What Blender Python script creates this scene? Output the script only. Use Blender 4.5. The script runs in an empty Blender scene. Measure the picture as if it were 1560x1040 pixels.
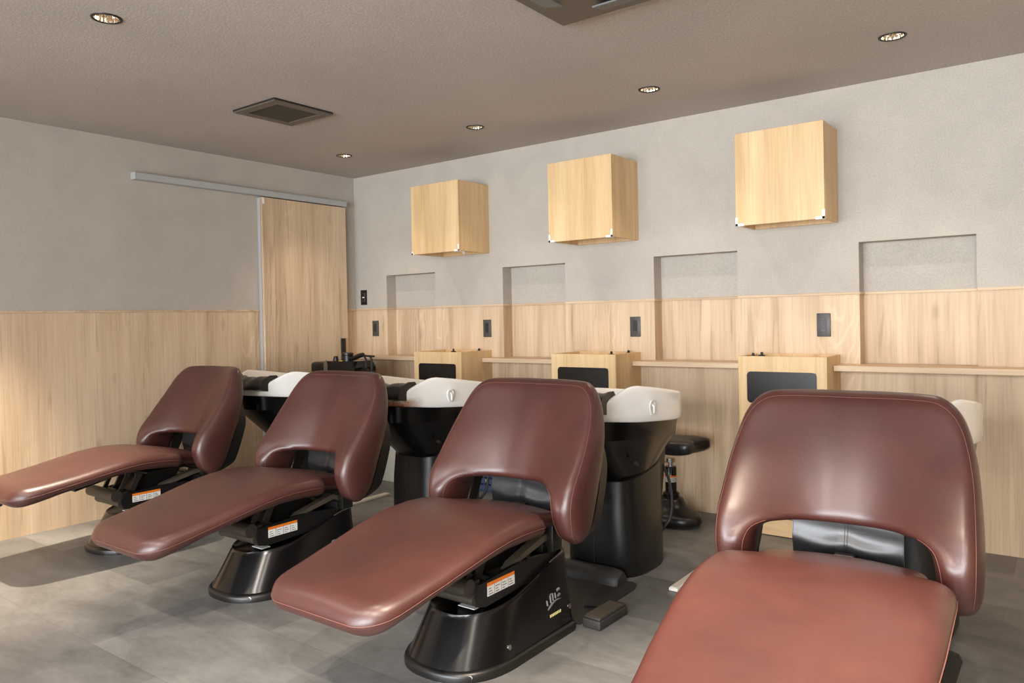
import bpy, bmesh, math, random
from mathutils import Vector, Matrix, noise
random.seed(7)
S = bpy.context.scene
COL = S.collection
PI = math.pi

# ------------------------------------------------------------------ helpers
def lerp(a, b, t): return a + (b - a) * t
def interp(x, xs, ys):
    if x <= xs[0]: return ys[0]
    for i in range(len(xs) - 1):
        if x <= xs[i + 1]:
            return lerp(ys[i], ys[i + 1], (x - xs[i]) / (xs[i + 1] - xs[i]))
    return ys[-1]
def sstep(a, b, x):
    t = max(0.0, min(1.0, (x - a) / (b - a)))
    return t * t * (3 - 2 * t)
def spline(pts, n):
    """Catmull-Rom through tuples, n samples per span."""
    out = []
    P = [pts[0]] + list(pts) + [pts[-1]]
    for i in range(1, len(P) - 2):
        for k in range(n):
            t = k / n
            q = []
            for c in range(len(pts[0])):
                p0, p1, p2, p3 = P[i-1][c], P[i][c], P[i+1][c], P[i+2][c]
                q.append(0.5 * (2*p1 + (p2-p0)*t + (2*p0-5*p1+4*p2-p3)*t*t + (3*p1-p0-3*p2+p3)*t**3))
            out.append(tuple(q))
    out.append(tuple(pts[-1]))
    return out

class MB:
    def __init__(self): self.bm = bmesh.new()
    def box(self, a, b, bev=0.0, seg=2, mi=0, M=None):
        t = bmesh.new()
        x0, x1 = sorted((a[0], b[0])); y0, y1 = sorted((a[1], b[1])); z0, z1 = sorted((a[2], b[2]))
        v = [t.verts.new(p) for p in ((x0,y0,z0),(x1,y0,z0),(x1,y1,z0),(x0,y1,z0),(x0,y0,z1),(x1,y0,z1),(x1,y1,z1),(x0,y1,z1))]
        for f in ((3,2,1,0),(4,5,6,7),(0,1,5,4),(1,2,6,5),(2,3,7,6),(3,0,4,7)):
            t.faces.new([v[i] for i in f])
        if bev > 0:
            bmesh.ops.bevel(t, geom=t.edges[:], offset=bev, segments=seg, affect='EDGES', profile=0.5)
        self._merge(t, mi, M); return self
    def _merge(self, t, mi=0, M=None):
        if M is not None: bmesh.ops.transform(t, matrix=M, verts=t.verts[:])
        mp = {}
        for v in t.verts: mp[v.index if False else v] = self.bm.verts.new(v.co)
        for f in t.faces:
            try:
                g = self.bm.faces.new([mp[v] for v in f.verts]); g.material_index = mi
            except ValueError: pass
        t.free()
    def poly(self, pts, mi=0):
        f = self.bm.faces.new([self.bm.verts.new(p) for p in pts]); f.material_index = mi; return self
    def loft(self, rings, closed=True, cap0=True, cap1=True, mi=0):
        R = [[self.bm.verts.new(p) for p in r] for r in rings]
        n = len(R[0])
        for i in range(len(R) - 1):
            for j in range(n if closed else n - 1):
                k = (j + 1) % n
                f = self.bm.faces.new((R[i][j], R[i][k], R[i+1][k], R[i+1][j])); f.material_index = mi
        if cap0: self.bm.faces.new(list(reversed(R[0]))).material_index = mi
        if cap1: self.bm.faces.new(R[-1]).material_index = mi
        return self
    def tube(self, pts, r, n=8, mi=0, caps=True):
        pts = [Vector(p) for p in pts]
        rs = r if isinstance(r, (list, tuple)) else [r] * len(pts)
        rings = []; nrm = None
        for i, p in enumerate(pts):
            d = (pts[min(i+1, len(pts)-1)] - pts[max(i-1, 0)]).normalized()
            if nrm is None:
                nrm = d.orthogonal().normalized()
            else:
                nrm = (nrm - d * nrm.dot(d))
                nrm = nrm.normalized() if nrm.length > 1e-6 else d.orthogonal().normalized()
            b = d.cross(nrm)
            rings.append([p + (nrm * math.cos(2*PI*k/n) + b * math.sin(2*PI*k/n)) * rs[i] for k in range(n)])
        return self.loft(rings, True, caps, caps, mi)
    def lathe(self, c, prof, n=32, mi=0, cap0=True, cap1=True):
        rings = [[(c[0] + r*math.cos(2*PI*k/n), c[1] + r*math.sin(2*PI*k/n), c[2] + z) for k in range(n)] for r, z in prof]
        return self.loft(rings, True, cap0, cap1, mi)
    def prism(self, outline, y0, y1, axis='y', mi=0):
        """outline of 2D points extruded along an axis"""
        def P(q, t):
            if axis == 'y': return (q[0], t, q[1])
            if axis == 'x': return (t, q[0], q[1])
            return (q[0], q[1], t)
        return self.loft([[P(q, y0) for q in outline], [P(q, y1) for q in outline]], True, True, True, mi)
    def build(self, name, mats, parent=None, off=(0, 0, 0), ang=35, smooth=True):
        bm = self.bm
        bmesh.ops.recalc_face_normals(bm, faces=bm.faces[:])
        if off != (0, 0, 0): bmesh.ops.translate(bm, vec=off, verts=bm.verts[:])
        me = bpy.data.meshes.new(name); bm.to_mesh(me); bm.free()
        if not isinstance(mats, (list, tuple)): mats = [mats]
        for m in mats: me.materials.append(m)
        if smooth:
            me.polygons.foreach_set('use_smooth', [True] * len(me.polygons))
            me.set_sharp_from_angle(angle=math.radians(ang))
        o = bpy.data.objects.new(name, me); COL.objects.link(o)
        if parent: o.parent = parent
        return o

def tag(o, label=None, cat=None, group=None, kind=None):
    if label: o['label'] = label
    if cat: o['category'] = cat
    if group: o['group'] = group
    if kind: o['kind'] = kind
    return o
def empty(name, loc, label, cat, group=None, rz=0):
    o = bpy.data.objects.new(name, None); COL.objects.link(o)
    o.location = loc; o.rotation_euler = (0, 0, rz); o.empty_display_size = 0.1
    return tag(o, label, cat, group)
def copy_tree(root, loc, rz, label):
    r = root.copy(); COL.objects.link(r); r.location = loc; r.rotation_euler = (0, 0, rz); r['label'] = label
    for ch in list(root.children):
        c = ch.copy(); COL.objects.link(c); c.parent = r
        for g in list(ch.children):
            d = g.copy(); COL.objects.link(d); d.parent = c
    return r
def kid(root, name):
    for c in root.children:
        if c.name.split('.')[0] == name: return c

# ------------------------------------------------------------------ materials
def srgb(*c):
    return tuple(((v/255)/12.92 if v/255 <= 0.04045 else (((v/255)+0.055)/1.055)**2.4) for v in c) + (1.0,)
def base_mat(name, col, rough=0.5, metal=0.0, spec=0.5, coat=0.0, coat_r=0.1):
    m = bpy.data.materials.new(name); m.use_nodes = True
    n = m.node_tree.nodes; b = n['Principled BSDF']
    b.inputs['Base Color'].default_value = col
    b.inputs['Roughness'].default_value = rough
    b.inputs['Metallic'].default_value = metal
    b.inputs['Specular IOR Level'].default_value = spec
    b.inputs['Coat Weight'].default_value = coat
    b.inputs['Coat Roughness'].default_value = coat_r
    return m, n, m.node_tree.links, b
def tex_coord(n, l, mode, scale=(1, 1, 1), rot=(0, 0, 0)):
    mp = n.new('ShaderNodeMapping'); mp.inputs['Scale'].default_value = scale; mp.inputs['Rotation'].default_value = rot
    if mode == 'world':
        g = n.new('ShaderNodeNewGeometry'); l.new(g.outputs['Position'], mp.inputs['Vector'])
    else:
        t = n.new('ShaderNodeTexCoord'); l.new(t.outputs['Object'], mp.inputs['Vector'])
    return mp
def noise_n(n, l, vec, scale, detail=4, rough=0.55, dist=0.0):
    t = n.new('ShaderNodeTexNoise'); t.inputs['Scale'].default_value = scale
    t.inputs['Detail'].default_value = detail; t.inputs['Roughness'].default_value = rough
    t.inputs['Distortion'].default_value = dist
    l.new(vec.outputs[0], t.inputs['Vector']); return t
def ramp(n, l, src, stops):
    r = n.new('ShaderNodeValToRGB'); e = r.color_ramp.elements
    while len(e) < len(stops): e.new(0.5)
    for i, (p, c) in enumerate(stops):
        e[i].position = p; e[i].color = c
    l.new(src, r.inputs['Fac']); return r
def mixc(n, l, a, b, fac, mode='MIX'):
    x = n.new('ShaderNodeMix'); x.data_type = 'RGBA'; x.blend_type = mode
    for sock, v in ((x.inputs[6], a), (x.inputs[7], b)):
        if hasattr(v, 'default_value') or hasattr(v, 'links'): l.new(v, sock)
        else: sock.default_value = v
    if hasattr(fac, 'links'): l.new(fac, x.inputs[0])
    else: x.inputs[0].default_value = fac
    return x.outputs[2]
def bump(n, l, b, h, strength, dist=0.002):
    u = n.new('ShaderNodeBump'); u.inputs['Strength'].default_value = strength; u.inputs['Distance'].default_value = dist
    l.new(h, u.inputs['Height']); l.new(u.outputs[0], b.inputs['Normal'])
def g(v): return (v, v, v, 1)

def wood(name, c_lo, c_mid, c_hi, mode, sc=1.0, rough=0.5, knots=True, rot=(0, 0, 0), panel=0.0, spec=0.3):
    m, n, l, b = base_mat(name, c_mid, rough, spec=spec)
    v = tex_coord(n, l, mode, (1, 1, 1), rot)
    def stretched(sx, sz):
        mp = n.new('ShaderNodeMapping'); mp.inputs['Scale'].default_value = (sx*sc, sx*sc, sz*sc); l.new(v.outputs[0], mp.inputs['Vector']); return mp
    fine = noise_n(n, l, stretched(90, 2.2), 1.0, 6, 0.65)
    broad = noise_n(n, l, stretched(9, 0.7), 1.0, 3, 0.5, 0.4)
    col = ramp(n, l, broad.outputs['Fac'], [(0.28, c_lo), (0.5, c_mid), (0.74, c_hi)]).outputs[0]
    f = ramp(n, l, fine.outputs['Fac'], [(0.3, g(0.78)), (0.5, g(1.0)), (0.75, g(1.1))]).outputs[0]
    col = mixc(n, l, col, f, 0.8, 'MULTIPLY')
    # cathedral arches: rings of a stretched distance field, only in some places
    w = n.new('ShaderNodeTexWave'); w.wave_type = 'RINGS'; w.rings_direction = 'SPHERICAL'
    mp = n.new('ShaderNodeMapping'); mp.inputs['Scale'].default_value = (6*sc, 6*sc, 0.9*sc); mp.inputs['Location'].default_value = (1.3, 0.4, 0.15)
    l.new(v.outputs[0], mp.inputs['Vector'])
    vo = n.new('ShaderNodeTexVoronoi'); vo.inputs['Scale'].default_value = 0.42; vo.inputs['Randomness'].default_value = 0.9
    l.new(mp.outputs[0], vo.inputs['Vector'])
    mul = n.new('ShaderNodeMath'); mul.operation = 'MULTIPLY_ADD'; mul.inputs[1].default_value = 120.0
    l.new(vo.outputs['Distance'], mul.inputs[0])
    nn = noise_n(n, l, stretched(24, 9), 1.0, 3, 0.5)
    sc2 = n.new('ShaderNodeMath'); sc2.operation = 'MULTIPLY'; sc2.inputs[1].default_value = 9.0
    l.new(nn.outputs['Fac'], sc2.inputs[0]); l.new(sc2.outputs[0], mul.inputs[2])
    sn = n.new('ShaderNodeMath'); sn.operation = 'SINE'; l.new(mul.outputs[0], sn.inputs[0])
    ln = ramp(n, l, sn.outputs[0], [(0.45, g(0)), (0.97, g(1))]).outputs[0]
    msk = noise_n(n, l, stretched(3.4, 0.55), 1.0, 1, 0.4)
    mk = ramp(n, l, msk.outputs['Fac'], [(0.60, g(0)), (0.68, g(1))]).outputs[0]
    fac = n.new('ShaderNodeMath'); fac.operation = 'MULTIPLY'; l.new(ln, fac.inputs[0]); l.new(mk, fac.inputs[1])
    fac2 = n.new('ShaderNodeMath'); fac2.operation = 'MULTIPLY'; l.new(fac.outputs[0], fac2.inputs[0]); fac2.inputs[1].default_value = 0.28 if knots else 0.0
    col = mixc(n, l, col, tuple(min(1, c*1.3) for c in c_hi[:3]) + (1,), fac2.outputs[0])
    if knots:
        kn = n.new('ShaderNodeTexVoronoi'); kn.inputs['Scale'].default_value = 1.0
        l.new(stretched(4.6, 1.9).outputs[0], kn.inputs['Vector'])
        kr = ramp(n, l, kn.outputs['Distance'], [(0.0, g(0.5)), (0.05, g(0.74)), (0.12, g(1.0))]).outputs[0]
        col = mixc(n, l, col, kr, 0.75, 'MULTIPLY')
        st = noise_n(n, l, stretched(26, 1.6), 1.0, 2, 0.5, 0.6)
        sr = ramp(n, l, st.outputs['Fac'], [(0.62, g(1.0)), (0.72, (0.72, 0.67, 0.63, 1))]).outputs[0]
        col = mixc(n, l, col, sr, 0.7, 'MULTIPLY')
    l.new(col, b.inputs['Base Color'])
    bump(n, l, b, fine.outputs['Fac'], 0.15, 0.001)
    return m

M = {}
M['wall_wood'] = wood('light oak wall panel', srgb(184, 158, 130), srgb(207, 181, 150), srgb(219, 196, 167), 'world', 1.0, 0.55)
M['cab_wood'] = wood('honey oak laminate', srgb(205, 170, 124), srgb(219, 186, 140), srgb(227, 197, 153), 'world', 1.2, 0.45, knots=False)
M['cab_wood_h'] = wood('honey oak laminate across', srgb(205, 170, 124), srgb(219, 186, 140), srgb(227, 197, 153), 'world', 1.2, 0.45, knots=False, rot=(0, PI/2, 0))
M['shelf_wood'] = wood('light oak shelf', srgb(184, 158, 130), srgb(207, 181, 150), srgb(219, 196, 167), 'world', 1.0, 0.5, knots=False, rot=(0, PI/2, 0))

def wall_grey():
    m, n, l, b = base_mat('grey mortar wallpaper', g(0.4), 0.85, spec=0.2)
    v = tex_coord(n, l, 'world')
    a = noise_n(n, l, v, 3.2, 6, 0.65, 0.3); c = noise_n(n, l, v, 130, 3, 0.7)
    c1 = ramp(n, l, a.outputs['Fac'], [(0.3, srgb(176, 169, 160)), (0.5, srgb(182, 175, 165)), (0.7, srgb(187, 180, 170))]).outputs[0]
    c2 = ramp(n, l, c.outputs['Fac'], [(0.3, g(0.84)), (0.5, g(1.0)), (0.72, g(1.12))]).outputs[0]
    l.new(mixc(n, l, c1, c2, 0.8, 'MULTIPLY'), b.inputs['Base Color'])
    bump(n, l, b, c.outputs['Fac'], 0.25, 0.002); return m
M['wall_grey'] = wall_grey()
def ceil_mat():
    m, n, l, b = base_mat('taupe textured ceiling paper', g(0.2), 0.75, spec=0.3)
    v = tex_coord(n, l, 'world')
    c = noise_n(n, l, v, 95, 3, 0.75); a = noise_n(n, l, v, 1.5, 3, 0.5)
    c1 = ramp(n, l, a.outputs['Fac'], [(0.3, srgb(176, 167, 160)), (0.7, srgb(184, 175, 167))]).outputs[0]
    c2 = ramp(n, l, c.outputs['Fac'], [(0.35, g(0.8)), (0.55, g(1.0)), (0.72, g(1.5))]).outputs[0]
    l.new(mixc(n, l, c1, c2, 0.7, 'MULTIPLY'), b.inputs['Base Color'])
    bump(n, l, b, c.outputs['Fac'], 0.5, 0.003); return m
M['ceil'] = ceil_mat()
def floor_mat():
    m, n, l, b = base_mat('grey stone vinyl tile', g(0.2), 0.42, spec=0.4)
    v = tex_coord(n, l, 'world')
    mp = n.new('ShaderNodeMapping'); mp.inputs['Location'].default_value = (0.40, 0.30, 0); l.new(v.outputs[0], mp.inputs['Vector'])
    br = n.new('ShaderNodeTexBrick'); br.offset = 0.5; br.inputs['Scale'].default_value = 1.0
    br.inputs['Brick Width'].default_value = 0.914; br.inputs['Row Height'].default_value = 0.457
    br.inputs['Mortar Size'].default_value = 0.0012; br.inputs['Mortar Smooth'].default_value = 0.3; br.inputs['Bias'].default_value = 0.0
    br.inputs['Color1'].default_value = srgb(94, 93, 91); br.inputs['Color2'].default_value = srgb(124, 123, 120); br.inputs['Mortar'].default_value = srgb(92, 90, 87)
    l.new(mp.outputs[0], br.inputs['Vector'])
    mp2 = n.new('ShaderNodeMapping'); mp2.inputs['Scale'].default_value = (1.0, 1.8, 1); l.new(v.outputs[0], mp2.inputs['Vector'])
    a = noise_n(n, l, mp2, 3.0, 7, 0.62, 0.5); c = noise_n(n, l, mp2, 22, 5, 0.6)
    r1 = ramp(n, l, a.outputs['Fac'], [(0.3, g(0.6)), (0.5, g(0.98)), (0.7, g(1.28))]).outputs[0]
    r2 = ramp(n, l, c.outputs['Fac'], [(0.3, g(0.88)), (0.7, g(1.1))]).outputs[0]
    col = mixc(n, l, mixc(n, l, br.outputs['Color'], r1, 0.8, 'MULTIPLY'), r2, 0.8, 'MULTIPLY')
    l.new(col, b.inputs['Base Color'])
    bump(n, l, b, c.outputs['Fac'], 0.06, 0.001); return m
M['floor'] = floor_mat()
def leather(name, c1, c2, rough, crease=0.35):
    m, n, l, b = base_mat(name, c1, rough, spec=0.5, coat=0.4, coat_r=0.33)
    v = tex_coord(n, l, 'object')
    a = noise_n(n, l, v, 5, 5, 0.6, 0.5); f = n.new('ShaderNodeTexVoronoi'); f.inputs['Scale'].default_value = 420
    l.new(v.outputs[0], f.inputs['Vector'])
    cr = noise_n(n, l, v, 16, 6, 0.68, 1.2)
    l.new(ramp(n, l, a.outputs['Fac'], [(0.3, c1), (0.7, c2)]).outputs[0], b.inputs['Base Color'])
    rr = n.new('ShaderNodeMapRange'); rr.inputs['To Min'].default_value = rough - 0.05; rr.inputs['To Max'].default_value = rough + 0.08
    l.new(cr.outputs['Fac'], rr.inputs['Value']); l.new(rr.outputs[0], b.inputs['Roughness'])
    crr = ramp(n, l, cr.outputs['Fac'], [(0.40, g(0.35)), (0.5, g(0.6)), (0.6, g(0.5))]).outputs[0]
    add = n.new('ShaderNodeMath'); add.operation = 'MULTIPLY_ADD'; add.inputs[1].default_value = 0.22
    l.new(f.outputs['Distance'], add.inputs[0]); l.new(crr, add.inputs[2])
    bump(n, l, b, add.outputs[0], crease, 0.0012); return m
M['leather'] = leather('burgundy brown leather', srgb(64, 33, 29), srgb(77, 40, 34), 0.40)
M['blk_leather'] = leather('black leather', srgb(24, 24, 26), srgb(34, 34, 36), 0.38, 0.3)
M['thread'] = base_mat('pale stitching', srgb(122, 80, 71), 0.6)[0]
M['black'] = base_mat('gloss black plastic', srgb(16, 15, 15), 0.2, spec=0.5)[0]
M['black_satin'] = base_mat('satin black plastic', srgb(22, 21, 20), 0.36, spec=0.5)[0]
M['dark_rubber'] = base_mat('dark grey rubber', srgb(44, 42, 40), 0.55)[0]
M['steel_dk'] = base_mat('dark painted steel', srgb(62, 57, 50), 0.42, metal=0.2)[0]
M['steel_tan'] = base_mat('plain worn steel', srgb(128, 116, 98), 0.38, metal=0.55)[0]
M['steel'] = base_mat('brushed steel', srgb(190, 188, 184), 0.25, metal=1.0)[0]
M['chrome'] = base_mat('bright reflector', srgb(235, 222, 205), 0.14, metal=1.0)[0]
M['alu'] = base_mat('grey aluminium', srgb(176, 178, 178), 0.45, metal=0.1)[0]
M['white'] = base_mat('white plastic', srgb(236, 234, 229), 0.35)[0]
M['ceramic'] = base_mat('white ceramic', srgb(252, 250, 246), 0.14, spec=0.5, coat=0.5, coat_r=0.05)[0]
M['label_w'] = base_mat('white label paper', srgb(235, 233, 228), 0.5)[0]
M['label_o'] = base_mat('orange label band', srgb(240, 130, 40), 0.5)[0]
M['label_t'] = base_mat('label print', srgb(90, 88, 88), 0.6)[0]
M['gold'] = base_mat('gold lettering', srgb(205, 188, 112), 0.4)[0]
M['silver_print'] = base_mat('silver emblem', srgb(150, 152, 155), 0.25, metal=0.6)[0]
M['plate'] = base_mat('charcoal switch plate', srgb(74, 72, 70), 0.45)[0]
M['plate_dk'] = base_mat('dark socket insert', srgb(46, 40, 36), 0.4)[0]
M['glass_blk'] = base_mat('smoked black panel', srgb(20, 17, 15), 0.3)[0]
M['vent'] = base_mat('brown grey vent frame', srgb(96, 86, 76), 0.5)[0]
M['vent_dk'] = base_mat('dark vent edge', srgb(32, 30, 28), 0.5)[0]
M['grille'] = base_mat('vent grille mesh', srgb(62, 55, 45), 0.6)[0]
M['ac_flap'] = base_mat('grey green louvre', srgb(94, 96, 92), 0.45)[0]
M['blue'] = base_mat('blue crate plastic', srgb(92, 116, 160), 0.45)[0]
M['amber'] = base_mat('amber sticker', srgb(236, 160, 40), 0.4)[0]
M['yellow'] = base_mat('yellow mark', srgb(230, 195, 40), 0.4)[0]
M['cream'] = base_mat('cream plastic', srgb(206, 200, 186), 0.45)[0]
def ceramic_stained():
    m, n, l, b = base_mat('white ceramic with rust brown stain', srgb(244, 241, 235), 0.16, coat=0.5, coat_r=0.05)
    t = n.new('ShaderNodeTexCoord'); sx = n.new('ShaderNodeSeparateXYZ'); l.new(t.outputs['Object'], sx.inputs[0])
    y = n.new('ShaderNodeMapRange'); y.inputs['From Min'].default_value = -0.30; y.inputs['From Max'].default_value = -0.40; l.new(sx.outputs['Y'], y.inputs['Value'])
    z = n.new('ShaderNodeMapRange'); z.inputs['From Min'].default_value = 0.795; z.inputs['From Max'].default_value = 0.768; l.new(sx.outputs['Z'], z.inputs['Value'])
    x = n.new('ShaderNodeMapRange'); x.inputs['From Min'].default_value = 0.02; x.inputs['From Max'].default_value = 0.1; l.new(sx.outputs['X'], x.inputs['Value'])
    nz = noise_n(n, l, t, 26, 4, 0.6)
    l.new(t.outputs['Object'], nz.inputs['Vector'])
    p = n.new('ShaderNodeMath'); p.operation = 'MULTIPLY'; l.new(y.outputs[0], p.inputs[0]); l.new(z.outputs[0], p.inputs[1])
    p3 = n.new('ShaderNodeMath'); p3.operation = 'MULTIPLY'; l.new(p.outputs[0], p3.inputs[0]); l.new(x.outputs[0], p3.inputs[1])
    q = n.new('ShaderNodeMapRange'); q.inputs['From Min'].default_value = 0.2; q.inputs['From Max'].default_value = 0.48; l.new(nz.outputs['Fac'], q.inputs['Value'])
    p2 = n.new('ShaderNodeMath'); p2.operation = 'MULTIPLY'; l.new(p3.outputs[0], p2.inputs[0]); l.new(q.outputs[0], p2.inputs[1])
    l.new(mixc(n, l, srgb(244, 241, 235), srgb(150, 92, 38), p2.outputs[0]), b.inputs['Base Color'])
    return m
M['ceramic_stain'] = ceramic_stained()
def emis(name, col, st):
    m = bpy.data.materials.new(name); m.use_nodes = True; n = m.node_tree.nodes; b = n['Principled BSDF']
    b.inputs['Base Color'].default_value = col; b.inputs['Emission Color'].default_value = col; b.inputs['Emission Strength'].default_value = st; return m
M['lamp_warm'] = emis('lit warm lamp', (1.0, 0.84, 0.62, 1), 14)
def pane():
    m = bpy.data.materials.new('clear window glass'); m.use_nodes = True; n = m.node_tree.nodes; l = m.node_tree.links
    n.remove(n['Principled BSDF']); t = n.new('ShaderNodeBsdfTransparent'); gl = n.new('ShaderNodeBsdfGlossy'); gl.inputs['Roughness'].default_value = 0.02
    f = n.new('ShaderNodeFresnel'); f.inputs['IOR'].default_value = 1.5; mx = n.new('ShaderNodeMixShader')
    l.new(f.outputs[0], mx.inputs[0]); l.new(t.outputs[0], mx.inputs[1]); l.new(gl.outputs[0], mx.inputs[2])
    l.new(mx.outputs[0], n['Material Output'].inputs[0]); return m
M['pane'] = pane()

# ------------------------------------------------------------------ measured frame of the room
H = 2.4; RX = 6.6; RY = -7.2
PITCH = 1.191
NX = [0.370 + PITCH*k for k in range(4)]; NW = 0.534; NZ0 = 0.90; NZ1 = 1.563; ND = 0.105
WZ = 1.299
LX = [0.636, 1.865, 3.062, 4.233, 5.42]
LROWS = [-0.655, -2.92, -4.35]
STX = [0.68, 1.872, 3.066, 4.300]

# floor
tag(MB().box((-0.1, RY-0.1, -0.05), (RX+0.1, 0.2, 0)).build('floor', M['floor'], smooth=False), kind='structure')

# ceiling with round openings for the lamps
def ceiling():
    m = MB(); r = 0.046; c = 0.12
    rows = sorted(LROWS)
    ys = [RY]
    for y in rows: ys += [y - c, y + c]
    ys.append(0.0)
    for i in range(0, len(ys) - 1):
        y0, y1 = ys[i], ys[i+1]
        if i % 2 == 0:
            m.poly([(0, y0, H), (0, y1, H), (RX, y1, H), (RX, y0, H)]); continue
        yc = (y0 + y1) / 2; xp = 0.0
        for x in LX:
            m.poly([(xp, y0, H), (xp, y1, H), (x-c, y1, H), (x-c, y0, H)])
            N = 32; inner = []; outer = []
            for k in range(N):
                a = 2*PI*k/N; ca, sa = math.cos(a), math.sin(a); q = c / max(abs(ca), abs(sa))
                inner.append(m.bm.verts.new((x + r*ca, yc + r*sa, H))); outer.append(m.bm.verts.new((x + q*ca, yc + q*sa, H)))
            for k in range(N):
                m.bm.faces.new((inner[k], inner[(k+1) % N], outer[(k+1) % N], outer[k]))
            xp = x + c
        m.poly([(xp, y0, H), (xp, y1, H), (RX, y1, H), (RX, y0, H)])
    m.poly([(-0.2, RY-0.2, H+0.25), (RX+0.2, RY-0.2, H+0.25), (RX+0.2, 0.3, H+0.25), (-0.2, 0.3, H+0.25)])
    return tag(m.build('ceiling', M['ceil'], smooth=False), kind='structure')
ceiling()

# back wall with four niches, grey paper above, wood panel below
def wall_back():
    m = MB()
    def quad(x0, x1, z0, z1, y):
        for a, b, mi in ((z0, min(z1, WZ), 1), (max(z0, WZ), z1, 0)):
            if b > a: m.poly([(x0, y, a), (x1, y, a), (x1, y, b), (x0, y, b)], mi)
    xp = 0
    for x in NX:
        quad(xp, x, 0, H, 0)
        quad(x, x+NW, 0, NZ0, 0); quad(x, x+NW, NZ1, H, 0)
        quad(x, x+NW, NZ0, NZ1, ND)
        for xx in (x, x+NW):
            for a, b, mi in ((NZ0, WZ, 1), (WZ, NZ1, 0)):
                m.poly([(xx, 0, a), (xx, ND, a), (xx, ND, b), (xx, 0, b)], mi)
        m.poly([(x, 0, NZ1), (x+NW, 0, NZ1), (x+NW, ND, NZ1), (x, ND, NZ1)], 0)
        m.poly([(x, 0, NZ0), (x+NW, 0, NZ0), (x+NW, ND, NZ0), (x, ND, NZ0)], 1)
        xp = x + NW
    quad(xp, RX, 0, H, 0)
    m.poly([(-0.2, 0.25, -0.05), (RX+0.2, 0.25, -0.05), (RX+0.2, 0.25, H+0.25), (-0.2, 0.25, H+0.25)], 0)
    return tag(m.build('wall_back', [M['wall_grey'], M['wall_wood']], smooth=False), kind='structure')
wall_back()
def wall_left():
    m = MB()
    m.box((-0.15, RY, 0), (0, 0.0, WZ), mi=1); m.box((-0.15, RY, WZ), (0, 0.0, H), mi=0)
    return tag(m.build('wall_left', [M['wall_grey'], M['wall_wood']], smooth=False), kind='structure')
wall_left()
m = MB(); m.box((RX, RY, 0), (RX+0.15, 0, WZ), mi=1); m.box((RX, RY, WZ), (RX+0.15, 0, H), mi=0)
tag(m.build('wall_right', [M['wall_grey'], M['wall_wood']], smooth=False), kind='structure')
# thin wooden cap at the top of the panelling
m = MB()
xp = 0.0
for x in NX:
    m.box((xp, -0.007, WZ-0.014), (x, 0.0, WZ), 0.002, 1); m.box((x, ND-0.007, WZ-0.014), (x+NW, ND, WZ), 0.002, 1)
    m.box((x, -0.007, WZ-0.014), (x+0.006, ND, WZ), 0.002, 1)
    xp = x + NW
m.box((xp, -0.007, WZ-0.014), (RX, 0.0, WZ), 0.002, 1)
tag(m.build('trim_1', M['shelf_wood']), kind='structure')
tag(MB().box((0, RY, WZ-0.014), (0.007, -0.96, WZ), 0.002, 1).build('trim_2', M['shelf_wood']), kind='structure')
tag(MB().box((0, -0.13, WZ-0.014), (0.007, -0.007, WZ), 0.002, 1).build('trim_3', M['shelf_wood']), kind='structure')

# front wall behind the camera: a shop front with three big windows
WIN = [(0.5, 2.4), (2.6, 4.5), (4.7, 6.2)]; WZ0 = 0.35; WZ1 = 2.25
m = MB()
xp = 0
for a, b in WIN:
    m.box((xp, RY-0.15, 0), (a, RY, H)); m.box((a, RY-0.15, 0), (b, RY, WZ0)); m.box((a, RY-0.15, WZ1), (b, RY, H)); xp = b
m.box((xp, RY-0.15, 0), (RX, RY, H))
tag(m.build('wall_front', M['wall_grey'], smooth=False), kind='structure')
for i, (a, b) in enumerate(WIN):
    m = MB(); t = 0.05
    m.box((a, RY-0.10, WZ0), (a+t, RY-0.04, WZ1)); m.box((b-t, RY-0.10, WZ0), (b, RY-0.04, WZ1))
    m.box((a+t, RY-0.10, WZ0), (b-t, RY-0.04, WZ0+t)); m.box((a+t, RY-0.10, WZ1-t), (b-t, RY-0.04, WZ1))
    w = tag(m.build('window_%d' % (i+1), M['alu']), kind='structure')
    MB().box((a+t, RY-0.075, WZ0+t), (b-t, RY-0.065, WZ1-t)).build('pane', M['pane'], w)

# sliding door on the left wall
d = bpy.data.objects.new('door_1', None); COL.objects.link(d); tag(d, kind='structure'); d.location = (0, -0.55, 0)
off = (0, 0.55, 0)
MB().box((0.018, -0.945, 0.008), (0.050, -0.140, 2.135), 0.002, 1).build('door_panel', M['wall_wood'], d, off)
MB().box((0.002, -1.895, 2.142), (0.060, -0.128, 2.186), 0.003, 1).box((0.002, -1.8985, 2.141), (0.061, -1.893, 2.187), 0.001, 1).build('door_rail', M['alu'], d, off)
MB().box((0.0, -0.952, 0.008), (0.03, -0.9455, 2.130), 0.001, 1).build('edge_strip', M['alu'], d, off)
MB().box((0.0502, -0.942, 2.085), (0.052, -0.925, 2.131), 0.0005, 1).build('end_clip', M['white'], d, off)
MB().box((0.052, -0.222, 0.78), (0.072, -0.186, 1.058), 0.003, 2).build('door_handle', M['black_satin'], d, off)

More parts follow.
